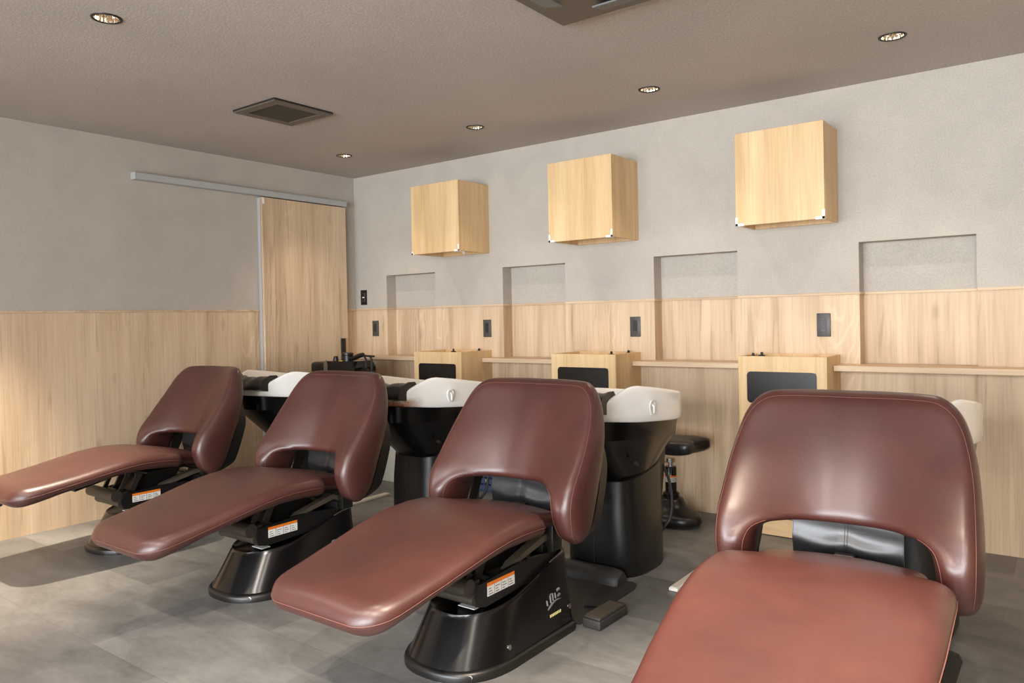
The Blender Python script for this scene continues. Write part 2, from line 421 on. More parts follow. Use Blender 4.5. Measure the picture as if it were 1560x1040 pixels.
# ------------------------------------------------------------------ ceiling fittings
GL = 'recessed ceiling downlights'
def downlight(x, y, label):
    r = empty('downlight', (x, y, H), label, 'downlight', GL)
    MB().lathe((0, 0, 0), [(0.046, 0.003), (0.0455, -0.003), (0.050, -0.005), (0.056, -0.003), (0.057, 0.0), (0.056, 0.001)], 40, cap0=False, cap1=False).build('trim_ring', M['vent_dk'], r)
    # faceted reflector
    N = 48; rings = []
    for rr, zz in ((0.0455, 0.0), (0.042, 0.016), (0.036, 0.034), (0.028, 0.05), (0.023, 0.056)):
        rings.append([((rr + (0.0016 if k % 2 else -0.0008)*(1 if zz > 0.0 else 0))*math.cos(2*PI*k/N), (rr + (0.0016 if k % 2 else -0.0008)*(1 if zz > 0.0 else 0))*math.sin(2*PI*k/N), zz) for k in range(N)])
    MB().loft(rings, True, False, False).build('reflector', M['chrome'], r, ang=10)
    MB().lathe((0, 0, 0), [(0.023, 0.056), (0.02, 0.052), (0.012, 0.049), (0.002, 0.048)], 24, cap0=False).build('lamp', M['lamp_warm'], r)
    return r
def spot(x, y, W, col, ang=115, rad=0.03, blend=0.6, z=H-0.012):
    L = bpy.data.lights.new('downlight beam', 'SPOT'); L.energy = W; L.color = col; L.spot_size = math.radians(ang); L.spot_blend = blend; L.shadow_soft_size = rad
    o = bpy.data.objects.new('downlight_beam', L); COL.objects.link(o); o.location = (x, y, z); return o
WARM = (1.0, 0.84, 0.66); NEUT = (1.0, 0.90, 0.80)
lab_row1 = ['small recessed downlight nearest the corner above the sliding door', 'recessed downlight above the leftmost wall cabinet',
            'recessed downlight on the ceiling above the middle wall cabinet', 'brightly glinting recessed downlight above the rightmost wall cabinet',
            'recessed downlight along the back wall beyond the right edge of the view']
POW = {0: [17, 17, 17, 20, 17], 1: [420, 24, 60, 480, 80], 2: [40, 50, 100, 190, 140]}
ANG = {0: 100, 1: 66, 2: 140}
BL = {0: 0.7, 1: 0.9, 2: 0.8}
proto = None
for j, y in enumerate(LROWS):
    for i, x in enumerate(LX):
        if j == 0: lab = lab_row1[i]; yy = y
        elif j == 1: lab = ['recessed downlight cut off at the left edge of the ceiling', 'recessed downlight at the top left of the ceiling near the square vent'][i] if i < 2 else 'recessed downlight of the middle ceiling row, above the legrests'; yy = y
        else: lab = 'unseen downlight added behind the camera for frontal fill'; yy = y  # unseen row, added for frontal fill and highlights on the backrests
        if proto is None: proto = downlight(x, yy, lab)
        else: copy_tree(proto, (x, yy, H), 0, lab)
        s = spot(x, yy, POW[j][i], WARM if j < 2 else NEUT, ANG[j] - (8 if i == 0 and j == 1 else 0), blend=BL[j])

# square ceiling vent
v = empty('ceiling_vent', (1.28, -1.66, H), 'square brown grey ceiling vent with dark grille and black edges', 'ceiling vent')
MB().box((-0.19, -0.20, -0.010), (0.19, 0.20, 0.0)).build('rim', M['vent_dk'], v)
m = MB(); a, b2 = 0.188, 0.198; ia, ib = 0.135, 0.14
for q in (((-a, -b2), (a, -ib)), ((-a, ib), (a, b2)), ((-a, -ib), (-ia, ib)), ((ia, -ib), (a, ib))):
    m.box((q[0][0], q[0][1], -0.016), (q[1][0], q[1][1], -0.0095))
m.build('frame', M['vent'], v)
m = MB(); m.box((-ia, -ib, -0.0115), (ia, ib, -0.0102))
for k in range(28): m.box((-ia, -ib + 0.01*k, -0.0128), (ia, -ib + 0.01*k + 0.004, -0.0114))
m.build('grille', M['grille'], v)

# ceiling cassette air conditioner, only its near corner shows
ac = empty('air_conditioner', (3.70, -2.232, H-0.001), 'brown ceiling cassette air conditioner whose corner shows at the top edge', 'air conditioner')
m = MB(); m.box((-0.475, -0.475, -0.028), (0.475, 0.475, 0.0), 0.004, 2); m.build('panel', M['vent'], ac)
for k in range(4):
    R = Matrix.Rotation(k*PI/2, 4, 'Z')
    MB().box((-0.26, 0.335, -0.004), (0.26, 0.425, 0.004), 0.002, 1, M=R @ Matrix.Translation((0, 0, -0.040)) @ Matrix.Translation((0, 0.38, 0)) @ Matrix.Rotation(0.22, 4, 'X') @ Matrix.Translation((0, -0.38, 0))).build('louvre', M['ac_flap'], ac)
m = MB(); m.box((-0.24, -0.24, -0.032), (0.24, 0.24, -0.0275))
for k in range(24): m.box((-0.23, -0.23 + 0.0195*k, -0.0345), (0.23, -0.222 + 0.0195*k, -0.031))
m.build('intake_grille', M['grille'], ac)

# ------------------------------------------------------------------ wall cabinets
UP = [((0.993, 1.445), 0.341, (1.674, 2.167), 'small oak wall cabinet nearest the corner, leftmost of the three'),
      ((2.195, 2.652), 0.341, (1.674, 2.170), 'oak wall cabinet in the middle of the three above the second basin gap'),
      ((3.382, 3.844), 0.278, (1.676, 2.176), 'oak wall cabinet nearest the viewer, rightmost of the three, with two white corner guards')]
for i, ((x0, x1), dp, (z0, z1), lab) in enumerate(UP):
    cx = (x0+x1)/2; w = (x1-x0)/2; h = z1-z0
    r = empty('wall_cabinet', (cx, -0.001, z0), lab, 'cabinet', 'oak wall cabinets')
    m = MB(); t = 0.018
    m.box((-w, -dp+0.022, 0), (-w+t, 0, h), 0.001, 1); m.box((w-t, -dp+0.022, 0), (w, 0, h), 0.001, 1)
    m.box((-w+t, -dp+0.022, h-t), (w-t, 0, h), 0.001, 1)
    m.box((-w+t, -0.02, 0.0), (w-t, 0, h-t), 0.001, 1)
    m.build('body', M['cab_wood'], r)
    MB().box((-w+t, -dp+0.022, 0.055), (w-t, -0.021, 0.072), 0.001, 1).build('bottom_shelf', M['cab_wood_h'], r)
    dr = MB().box((-w, -dp, -0.002), (w, -dp+0.0185, h), 0.0015, 1).build('door', M['cab_wood'], r)
    for s in (-1, 1):
        if i == 0 and s < 0: L1 = 0.02
        else: L1 = 0.045
        m = MB(); xa = s*w
        m.box((xa + s*0.0015, -dp-0.002, -0.004), (xa - s*0.012, -dp+0.0001, L1), 0.0006, 1)
        m.box((xa + s*0.0015, -dp-0.002, -0.004), (xa - s*L1, -dp+0.0001, 0.010), 0.0006, 1)
        m.box((xa + s*0.0015, -dp-0.002, -0.0045), (xa - s*L1, -dp+0.018, -0.0021), 0.0006, 1)
        m.build('corner_guard', M['white'], dr)
    # cable hole lip under the cabinet
    m = MB(); pts = []
    xc = -0.05 if i != 1 else 0.02
    m.lathe((xc, -dp*0.55, 0.026), [(0.05, 0.0), (0.05, 0.012), (0.045, 0.028)], 24); m.build('cable_outlet', M['black_satin'] if i == 1 else M['cream'], r)
    if i == 0:
        # torn tape hanging at the right side
        out = [(0.0, 0.012), (0.0, -0.002), (0.012, -0.006), (0.03, -0.007), (0.042, -0.018), (0.055, -0.024), (0.062, -0.02), (0.066, 0.0), (0.066, 0.012)]
        MB().prism([(-dp+0.02+p, q) for p, q in out], w-0.0175-0.0015, w-0.0175, axis='x').build('tape_scrap', M['label_w'], r)

# low cabinets under them
LO = [((0.995, 1.447), 0.345, 0.966, 'low oak cabinet with a black panel between the first and second basins, leftmost of three'),
      ((2.188, 2.651), 0.330, 0.965, 'low oak cabinet with a black panel behind the third chair, middle of three'),
      ((3.380, 3.842), 0.275, 0.964, 'low oak cabinet with a black panel behind the nearest chair, rightmost of three')]
for i, ((x0, x1), dp, h, lab) in enumerate(LO):
    cx = (x0+x1)/2; w = (x1-x0)/2
    r = empty('low_cabinet', (cx, -0.001, 0), lab, 'cabinet', 'low oak cabinets')
    m = MB(); t = 0.018
    m.box((-w, -dp+0.0185, 0.0), (-w+t, 0, h), 0.001, 1); m.box((w-t, -dp+0.0185, 0.0), (w, 0, h), 0.001, 1)
    m.box((-w+t, -t, 0.0), (w-t, 0, h), 0.001, 1)
    m.build('body', M['cab_wood'], r)
    MB().box((-w+t, -dp+0.0185, h-0.05), (w-t, -t, h-0.035), 0.001, 1).build('top_board', M['cab_wood_h'], r)
    # front board with an opening for the black panel
    m = MB(); ox0, ox1, oz0, oz1 = -w+0.052, w-0.055, 0.715, h-0.087
    f0, f1 = -dp, -dp+0.018
    m.box((-w, f0, 0.102), (ox0, f1, h-0.001), 0.0012, 1); m.box((ox1, f0, 0.102), (w-0.0, f1, h-0.001), 0.0012, 1)
    m.box((ox0, f0, 0.102), (ox1, f1, oz0), 0.0, 1); m.box((ox0, f0, oz1), (ox1, f1, h-0.001), 0.0, 1)
    dr = m.build('front_board', M['cab_wood'], r)
    R = 0.022; N = 6; pts = []
    for (qx, qz, a0) in ((ox1+0.004-R, oz0-0.004+R, -PI/2), (ox1+0.004-R, oz1+0.004-R, 0), (ox0-0.004+R, oz1+0.004-R, PI/2), (ox0-0.004+R, oz0-0.004+R, PI)):
        for k in range(N+1): pts.append((qx + R*math.cos(a0 + k*PI/2/N), qz + R*math.sin(a0 + k*PI/2/N)))
    MB().prism(pts, f0-0.0035, f0-0.0002).prism(pts, f0-0.0004, f0+0.006).build('black_panel', M['glass_blk'], dr)
    MB().box((-w, f0, 0.004), (w, f1, 0.097), 0.0012, 1).build('kick_drawer', M['cab_wood_h'], r)
    for k, (bx, by) in enumerate([((-0.04, -0.12), (0.13, -0.03)), ((0.13, -0.20), (0.17, -0.05)), ((-0.185, -0.17), (-0.17, -0.07))][i]):
        m = MB()
        m.box((bx-0.018, by-0.010, h-0.036), (bx+0.018, by+0.010, h-0.004), 0.003, 1).box((bx-0.006, by-0.006, h-0.006), (bx+0.008, by+0.006, h+0.012), 0.003, 1)
        m.build('cable_clip', M['black_satin'], r)

# wall shelves between the low cabinets
SH = [((0.0, 0.993), 0.115, 'narrow oak wall shelf running from the corner to the leftmost low cabinet'),
      ((1.449, 2.186), 0.120, 'narrow oak wall shelf between the leftmost and middle low cabinets'),
      ((2.653, 3.378), 0.125, 'narrow oak wall shelf between the middle and rightmost low cabinets'),
      ((3.844, RX), 0.160, 'long oak wall shelf right of the rightmost low cabinet')]
for (x0, x1), dp, lab in SH:
    # the shelf top runs on as the bottom of the niche behind it
    m = MB(); m.box((x0+0.001, -dp, 0.884), (x1-0.001, -0.0005, 0.913), 0.0015, 1)
    for x in NX:
        if x0 <= x <= x1: m.box((x+0.001, -0.001, NZ0+0.0005), (x+NW-0.001, ND-0.0075, 0.913), 0.0, 1)
    tag(m.build('wall_shelf', M['shelf_wood']), lab, 'shelf', 'oak wall shelves')

# switch and outlets
def outlet(x, z, label):
    r = empty('power_outlet', (x, -0.0005, z), label, 'outlet', 'dark wall outlets')
    MB().box((-0.036, -0.008, -0.064), (0.036, 0, 0.064), 0.003, 2).build('plate', M['plate'], r)
    m = MB(); m.box((-0.0155, -0.0095, -0.04), (0.0155, -0.0078, 0.04), 0.001, 1)
    ins = m.build('socket_insert', M['plate_dk'], r)
    m = MB()
    for zz in (0.022, -0.010):
        for xx in (-0.0065, 0.0065): m.box((xx-0.0015, -0.0102, zz-0.006), (xx+0.0015, -0.0094, zz+0.006))
        m.lathe((0, 0, 0), [(0.0, 0.0)], 3, cap0=False, cap1=False) if False else m.box((-0.003, -0.0102, zz-0.016), (0.003, -0.0094, zz-0.011))
    m.build('slots', M['vent_dk'], ins)
    MB().box((-0.010, -0.0108, -0.038), (0.010, -0.0092, -0.029), 0.0006, 1).build('cover_flap', M['plate'], ins)
    return r
o0 = outlet(0.235, 1.133, 'dark outlet plate left of the first niche, just below the light switch')
copy_tree(o0, (1.413, -0.0005, 1.124), 0, 'dark outlet plate above the leftmost low cabinet')
copy_tree(o0, (2.618, -0.0005, 1.125), 0, 'dark outlet plate above the middle low cabinet')
copy_tree(o0, (3.761, -0.0005, 1.124), 0, 'dark outlet plate with brown sockets above the rightmost low cabinet')
sw = empty('light_switch', (0.101, -0.0005, 1.393), 'black light switch plate on the grey wall beside the sliding door', 'switch')
MB().box((-0.036, -0.008, -0.062), (0.036, 0, 0.062), 0.003, 2).build('plate', M['black_satin'], sw)
MB().box((-0.017, -0.0096, -0.037), (0.017, -0.0078, 0.037), 0.001, 1).build('insert', M['plate'], sw)
for zz in (-0.02, 0.02): MB().box((-0.011, -0.012, zz-0.0135), (0.011, -0.0094, zz+0.0135), 0.001, 1).build('rocker', M['black_satin'], sw)
MB().box((-0.011, -0.0115, -0.004), (0.011, -0.0094, 0.004), 0.0005, 1).build('indicator', M['white'], sw)

# ------------------------------------------------------------------ shampoo chair
CY = 2.2            # design coordinates use world y; the chair's origin sits at y = -2.2
CO = (0, CY, 0)
chair = empty('shampoo_chair', (STX[2], -CY, 0), 'x', 'chair', 'burgundy shampoo chairs')

def seat_section(y):
    zt = interp(y, [-2.95, -2.80, -2.67, -2.55, -2.45, -2.36, -2.28, -2.20, -2.10, -2.0, -1.92], [0.392, 0.415, 0.440, 0.467, 0.488, 0.501, 0.505, 0.503, 0.488, 0.468, 0.448])
    zb = interp(y, [-2.95, -2.80, -2.74, -2.60, -2.47, -2.36, -2.25, -2.10, -1.92], [0.300, 0.337, 0.355, 0.386, 0.412, 0.425, 0.423, 0.412, 0.395])
    hw = interp(y, [-2.95, -2.7, -2.5, -2.36, -2.25, -2.15], [0.254, 0.281, 0.296, 0.301, 0.302, 0.298])
    crown = 0.010
    # plan rounding at the nose
    d = y + 2.952; r = 0.10
    if d < r: hw += -r + math.sqrt(max(0, r*r - (r-d)**2))
    e = min(1.0, d/0.06); q = math.sqrt(max(0.0, 1-(1-e)**2))
    # shoulder step to the narrower rear tongue
    if y > -2.17:
        k = min(1.0, (y + 2.17)/0.05)
        hw = lerp(0.222, hw, math.sqrt(max(0, 1-k*k))) if y <= -2.12 else 0.222
    d2 = -1.905 - y
    if d2 < 0.05:
        hw += -0.05 + math.sqrt(max(0, 0.05**2 - (0.05-d2)**2)); q = min(q, math.sqrt(max(0.0, 1-(1-min(1, d2/0.035))**2)))
    zm = (zt+zb)/2; ht = max(0.004, (zt-zb)/2*q)
    return zm, ht, hw, crown*q
def seat_ring(y):
    zm, ht, hw, crown = seat_section(y)
    rr = min(hw*0.9, 0.050)
    top = []; nT, nS, nB = 14, 9, 8
    hx = hw - rr
    P = []
    # side profile uses a superellipse quarter so that the edge is soft above and tight below
    def sidept(s, a):
        ca, sa = math.cos(a), math.sin(a)
        return (s*(hx + rr*ca), zm + ht*sa)
    for k in range(nT+1):
        x = lerp(-hx, hx, k/nT); P.append((x, zm + ht + crown*(1-(x/hx)**2)))
    for k in range(1, nS+1): P.append(sidept(1, PI/2 - PI*k/(nS+1)))
    for k in range(nB+1): P.append((lerp(hx, -hx, k/nB), zm - ht))
    for k in range(1, nS+1): P.append(sidept(-1, -PI/2 + PI*k/(nS+1)))
    return [(x, y, z) for x, z in P]
ys = []
y = -2.9515
for dy in (0.0008, 0.002, 0.003, 0.005, 0.007, 0.009, 0.012, 0.015, 0.018): ys.append(y); y += dy
while y < -2.18: ys.append(y); y += 0.03
for y in (-2.172, -2.165, -2.155, -2.145, -2.135, -2.128, -2.123, -2.120, -2.116, -2.10, -2.06, -2.02, -1.98, -1.955, -1.945, -1.935, -1.925, -1.917, -1.911, -1.907, -1.9055): ys.append(y)
rings = [seat_ring(y) for y in ys]
seat = MB().loft(rings).build('seat', M['leather'], chair, CO, ang=60)
# stitched seam round the pad (just below the rounded shoulder)
iR = 14 + 5; iL = 14 + 1 + 9 + 9 + 4
sel = [i for i, yy in enumerate(ys) if yy <= -2.135]
seam = [rings[i][iL] for i in reversed(sel)] + [rings[0][0]]*0 + [rings[i][iR] for i in sel]
def off_out(p):
    s = 1 if p[0] > 0 else -1
    return (p[0] + s*0.0006, p[1], p[2] + 0.0004)
front = [rings[0][iL], rings[0][iR]]
MB().tube([off_out(p) for p in seam], 0.0008, 5).build('stitching', M['thread'], seat, CO)

# backrest: an inverted U, panel above and two rolled wings below
FWP = spline([(.33, -1.985), (.36, -2.01), (.40, -2.055), (.45, -2.078), (.51, -2.085), (.58, -2.060), (.66, -1.995), (.80, -1.890), (.92, -1.825), (1.0, -1.80)], 8)
BWP = spline([(.33, -1.965), (.36, -1.955), (.42, -1.905), (.54, -1.855), (.73, -1.785), (.92, -1.752), (1.0, -1.745)], 8)
def fw(z): return interp(z, [p[0] for p in FWP], [p[1] for p in FWP])
def bw(z): return interp(z, [p[0] for p in BWP], [p[1] for p in BWP])
def fc(z): return -1.945 + (z-0.542)*0.50 - 0.012*math.sin(max(0, min(1, (z-0.55)/0.38))*PI)
def bc(z): return fc(z) + 0.075
PAIRS = [((.284, .357), (.281, .357)), ((.312, .368), (.256, .368)), ((.330, .400), (.241, .398)), ((.337, .45), (.232, .448)), ((.339, .52), (.226, .500)),
         ((.338, .585), (.213, .533)), ((.334, .65), (.186, .548)), ((.327, .73), (.150, .551)), ((.315, .80), (.115, .552)), ((.298, .862), (.085, .552)),
         ((.275, .904), (.065, .552)), ((.243, .931), (.048, .552)), ((.203, .940), (.035, .552)), ((.10, .941), (.015, .552)), ((0, .940), (0, .552))]
half = spline([(p[0][0]*1.075, p[0][1], p[1][0]*1.075, p[1][1]) for p in PAIRS], 4)
full = half + [(-a, b, -c, d) for a, b, c, d in reversed(half[:-1])]
# limit the mirror: keep tips on both sides
def back_strip(inset=0.0, yoff=None, ns=16, prof_r=0.05, shell=False, zmin=0):
    rows = []
    for (ox, oz, ix, iz) in full:
        L = math.hypot(ox-ix, oz-iz)
        r = min(prof_r, L/2*0.98)
        ds = [r*(1-math.cos(PI/2*k/7)) for k in range(8)]
        mid = [lerp(r, L-r, k/10) for k in range(1, 10)]
        dl = ds + mid + [L-d for d in reversed(ds)]
        fr, bk = [], []
        for d in dl:
            s = d / L if L > 1e-6 else 0
            x = lerp(ix, ox, s); z = lerp(iz, oz, s)
            w = sstep(.04, .34, abs(x))
            w = max(w, sstep(.08, .25, abs(x))*(1 - sstep(0.50, 0.72, z)))
            yf = lerp(fc(z), fw(z), w); yb = lerp(bc(z), bw(z), w)
            dd = min(d, L-d)
            p = (1-(1-min(1, dd/r))**2.3)**(1/2.3) if r > 1e-6 else 0
            e = min(1, max(0, (z-0.3565)/0.05)); p *= (1-(1-e)**2.2)**(1/2.2)
            ym = (yf+yb)/2; h = (yb-yf)/2
            fr.append((x, ym - h*p, z)); bk.append((x, ym + h*p, z))
        rows.append((fr, bk))
    return rows
rows = back_strip()
m = MB(); rr = []
for fr, bk in rows: rr.append(fr + list(reversed(bk[1:-1])))
m.loft(rr, True, True, True)
back = m.build('backrest', M['leather'], chair, CO, ang=70)
iS = len(rows[0][0]) - 5
pts = [fr[iS] for fr, bk in rows][3:-3]
MB().tube([(p[0], p[1]-0.0006, p[2]) for p in pts], 0.0007, 5).build('stitching', M['thread'], back, CO)
iI = 4
pts = [fr[iI] for fr, bk in rows]
n3 = len(half)
segR = [p for p in pts[6:26]]; segL = [p for p in pts[len(pts)-26:len(pts)-6]]
for sg in (segR, segL): MB().tube([(p[0], p[1]-0.0006, p[2]) for p in sg], 0.0007, 5).build('stitching', M['thread'], back, CO)
# black shell behind the leather
m = MB()
shell = []
for (ox, oz, ix, iz) in full:
    c = ((ox+ix)/2, (oz+iz)/2); k = 0.72
    ox2, oz2 = lerp(c[0], ox, k), lerp(c[1], oz, k); ix2, iz2 = lerp(c[0], ix, k), lerp(c[1], iz, k)
    ring = []
    for s in (0, .25, .5, .75, 1):
        x = lerp(ix2, ox2, s); z = lerp(iz2, oz2, s); w = sstep(.13, .27, abs(x)) if z > 0.5 else 1
        yb = lerp(bc(z), bw(z), w); ring.append((x, yb - 0.012, max(z, 0.372)))
    for s in (1, .75, .5, .25, 0):
        x = lerp(ix2, ox2, s*0.88+0.05); z = lerp(iz2, oz2, s*0.88+0.05); w = sstep(.13, .27, abs(x)) if z > 0.5 else 1
        yb = lerp(bc(z), bw(z), w); t = 0.050 * (1 - sstep(0.60, 0.78, z)) * sstep(0.36, 0.42, z) + 0.002
        ring.append((x, yb + t, max(z, 0.375)))
    shell.append(ring)
m.loft(shell, True, True, True)
sh = m.build('back_shell', M['black_satin'], chair, CO, ang=50)
# care sticker on the outer edge of the right shell
sx = 0.3345; yb0 = bw(0.47)
m = MB(); m.box((sx, yb0+0.004, 0.455), (sx+0.0018, yb0+0.030, 0.483), mi=0); m.box((sx+0.0002, yb0+0.004, 0.483), (sx+0.002, yb0+0.030, 0.492), mi=1)
m.box((sx+0.0016, yb0+0.010, 0.461), (sx+0.0022, yb0+0.024, 0.474), mi=2)
m.build('warning_sticker', [M['label_w'], M['label_o'], M['label_t']], sh, CO)
# black leather flap that hangs behind the gap
m = MB(); rings = []
NU, NV = 22, 16
fr = []
for vv in range(NV+1):
    z = lerp(0.60, 0.385, vv/NV); row = []
    for u in range(NU+1):
        x = lerp(-0.158, 0.158, u/NU)
        a = math.sin((x+0.158)/0.158*PI)
        wr = 0.010*math.exp(-((z-0.485+0.020*abs(a))/0.02)**2)*abs(math.cos(x*9)) + 0.006*math.sin(z*70+x*8)*0.5
        row.append((x, -1.872 - 0.012*math.sin(vv/NV*PI) - wr + (0.003 if abs(x) < 0.006 else 0), z))
    fr.append(row)
rings = [row + [(x, y+0.012, z) for x, y, z in reversed(row)] for row in fr]
m.loft(rings, True, True, True); fl = m.build('back_flap', M['blk_leather'], chair, CO, ang=60)
for x in (-0.004, 0.004): MB().tube([(x, fr[k][NU//2][1]-0.0036, fr[k][NU//2][2]) for k in range(0, NV+1)], 0.0007, 4).build('stitching', M['dark_rubber'], fl, CO)
for u in (0, NU): MB().tube([(fr[k][u][0]*0.985, fr[k][u][1]-0.0004, fr[k][u][2]) for k in range(NV+1)], 0.0008, 4).build('stitching', M['dark_rubber'], fl, CO)

# base: glossy black shell
def base_plan(s, grow=0.0):
    """outline at height fraction s: rounded nose towards -y, flat rear"""
    hw = lerp(0.198, 0.166, s) + grow; yn = lerp(-2.500, -2.405, s) - grow; yr = -1.872 + grow*0.3
    P = []; n = 22; Ln = 0.24
    for k in range(n+1):
        a = PI + PI*k/n
        P.append((hw*abs(math.cos(a))**0.82*(1 if math.cos(a) > 0 else -1), yn + Ln - Ln*abs(math.sin(a))**0.9))
    rc = 0.035
    for q in range(1, 5): P.append((hw, lerp(yn+Ln, yr-rc, q/4)))
    for k in range(1, 6):
        a = PI/2*k/5; P.append((hw - rc + rc*math.cos(a), yr - rc + rc*math.sin(a)))
    for k in range(0, 5):
        a = PI/2 + PI/2*k/5; P.append((-hw + rc + rc*math.cos(a), yr - rc + rc*math.sin(a)))
    for q in range(4, 0, -1): P.append((-hw, lerp(yn+Ln, yr-rc, q/4)))
    return P
def ztop(y): return interp(y, [-2.45, -2.36, -2.22, -2.10, -1.98, -1.87], [0.178, 0.186, 0.208, 0.240, 0.276, 0.298])
rings = []
for s in (0.03, 0.10, 0.2, 0.4, 0.6, 0.8, 0.93, 1.0):
    rings.append([(x, y, 0.03 + (ztop(y)-0.03)*s) for x, y in base_plan(s)])
last = base_plan(1.0)
rings.append([(x*0.975, y, ztop(y)+0.004) for x, y in last])
rings.append([(x*0.93, lerp(y, -2.12, 0.02), ztop(y)+0.002) for x, y in last])
rings.append([(x*0.88, lerp(y, -2.12, 0.05), ztop(y)-lerp(0.002, 0.07, sstep(-2.34, -2.15, y))) for x, y in last])
rings.append([(x*0.55, lerp(y, -2.12, 0.35), lerp(0.178, 0.19, 0.5)-lerp(0.0, 0.012, sstep(-2.34, -2.15, y))) for x, y in last])
bs = MB().loft(rings, True, False, True).build('base', M['black'], chair, CO, ang=38)
sk = []
for gz, gg in ((0.0, 0.013), (0.018, 0.014), (0.028, 0.010), (0.033, 0.002), (0.033, -0.02)):
    sk.append([(x, y, gz) for x, y in base_plan(0.02, gg)])
MB().loft(sk, True, True, False).build('base_skirt', M['black_satin'], chair, CO, ang=50)
def side_x(y, z): return lerp(0.198, 0.166, (z-0.03)/(ztop(y)-0.03))
# emblem, small gold lettering and screws on the right flank
m = MB()
def flank(y, z, o=0.0015): return Vector((side_x(y, z)+o, y, z))
pts = [flank(lerp(-2.045, -1.955, k/8), 0.118+0.010*math.sin(k/8*PI)+0.018*k/8, 0.001) for k in range(9)]
m.tube(pts, [0.002, 0.004, 0.0045, 0.004, 0.0035, 0.003, 0.0025, 0.002, 0.001], 6)
for k, (yy, hh) in enumerate([(-2.045, 0.018), (-2.022, 0.026), (-2.006, 0.026), (-1.990, 0.020)]):
    m.tube([flank(yy, 0.134+0.004*k, 0.0008), flank(yy, 0.134+0.004*k+hh, 0.0008)], 0.0038, 6)
m.tube([flank(-2.022, 0.165, 0.0008), flank(-2.010, 0.167, 0.0008)], 0.003, 6)
for yy, zz in ((-1.968, 0.150), (-1.968, 0.170)):
    m.tube([flank(yy-0.008, zz, 0.0008), flank(yy+0.008, zz+0.003, 0.0008)], 0.005, 6)
m.build('emblem', M['silver_print'], bs, CO)
m = MB()
for k in range(8):
    yy = lerp(-2.035, -1.968, k/7); m.tube([flank(yy, 0.088, -0.0006), flank(yy+0.002, 0.098, -0.0006)], 0.0026, 5)
m.build('gold_lettering', M['gold'], bs, CO)
for yy, zz in ((-2.29, 0.07), (-1.905, 0.090)):
    p = flank(yy, zz, -0.003); t = bmesh.new()
    q = MB(); q.tube([p, p + Vector((0.0055, 0, 0.001))], 0.009, 12); q.build('screw', M['steel'], bs, CO)
p = base_plan(0.02, 0.016)
m = MB(); m.tube([(0.140, -2.440, 0.018), (0.150, -2.455, 0.019)], 0.008, 8); m.build('screw', M['steel'], bs, CO)
# pale nameplate on the nose deck and trim strip on the rear rim
MB().box((0.0, -2.335, 0.1880), (0.075, -2.290, 0.1905)).build('nameplate', M['label_w'], bs, CO)
m = MB(); m.tube([(0.160, lerp(-1.99, -1.90, k/4), ztop(lerp(-1.99, -1.90, k/4))+0.003) for k in range(5)], 0.003, 6); m.build('trim_strip', M['steel_tan'], bs, CO)

# lift linkage under the seat
ln = MB()
for s in (-1, 1):
    o = [(-2.400, 0.232), (-2.360, 0.222), (-2.02, 0.235), (-1.92, 0.262), (-1.92, 0.300), (-2.05, 0.312), (-2.20, 0.318), (-2.39, 0.305), (-2.41, 0.27)]
    ln.prism(o, s*0.132, s*0.146, axis='x')
ln.box((-0.132, -2.20, 0.24), (0.132, -1.95, 0.262), 0.003, 1)
lf = ln.build('lift_housing', M['black_satin'], chair, CO)
m = MB(); sx = 0.1465
m.box((sx, -2.350, 0.254), (sx+0.0012, -2.195, 0.288), mi=0); m.box((sx, -2.350, 0.288), (sx+0.0013, -2.195, 0.300), mi=1)
for k in range(1, 4): yy = lerp(-2.350, -2.195, k/4); m.box((sx+0.001, yy-0.0008, 0.254), (sx+0.0016, yy+0.0008, 0.288), mi=2)
for k in range(4):
    ya = lerp(-2.350, -2.195, k/4)
    for q in range(3): m.box((sx+0.001, ya+0.006, 0.259+0.009*q), (sx+0.0016, ya+0.030-0.005*((q+k) % 3), 0.2615+0.009*q), mi=2)
m.build('caution_label', [M['label_w'], M['label_o'], M['label_t']], lf, CO)
m = MB(); m.tube([(-0.16, -2.425, 0.300), (0.131, -2.425, 0.300)], 0.030, 18); m.tube([(-0.12, -2.405, 0.258), (0.14, -2.405, 0.258)], 0.020, 14)
m.box((-0.125, -2.42, 0.285), (0.125, -2.36, 0.315), 0.006, 2)
m.build('pivot_tube', M['steel_dk'], chair, CO)
# strut plates with an oval opening
def strut(x, name, mat):
    o = [(-2.405, 0.30), (-2.36, 0.29), (-2.31, 0.30), (-2.255, 0.405), (-2.23, 0.43), (-2.31, 0.432), (-2.345, 0.41)]
    hole = [(-2.372, 0.318), (-2.352, 0.308), (-2.333, 0.318), (-2.300, 0.385), (-2.303, 0.400), (-2.322, 0.402), (-2.337, 0.385)]
    m = MB(); n = len(o)
    for xx in (x-0.006, x+0.006):
        A = [m.bm.verts.new((xx, a, b)) for a, b in o]; B = [m.bm.verts.new((xx, a, b)) for a, b in hole]
        for k in range(n): m.bm.faces.new((A[k], A[(k+1) % n], B[(k+1) % n], B[k]))
    for q in (o, hole):
        m.loft([[(x-0.006, a, b) for a, b in q], [(x+0.006, a, b) for a, b in q]], True, False, False)
    bmesh.ops.remove_doubles(m.bm, verts=m.bm.verts[:], dist=1e-5)
    return m.build(name, mat, chair, CO, smooth=False)
strut(0.085, 'strut', M['steel_dk']); strut(-0.085, 'strut', M['steel_dk'])
m = MB(); m.prism([(-2.31, 0.300), (-2.10, 0.290), (-2.02, 0.392), (-2.23, 0.426)], -0.065, 0.065, axis='x'); m.build('lift_box', M['black_satin'], chair, CO)
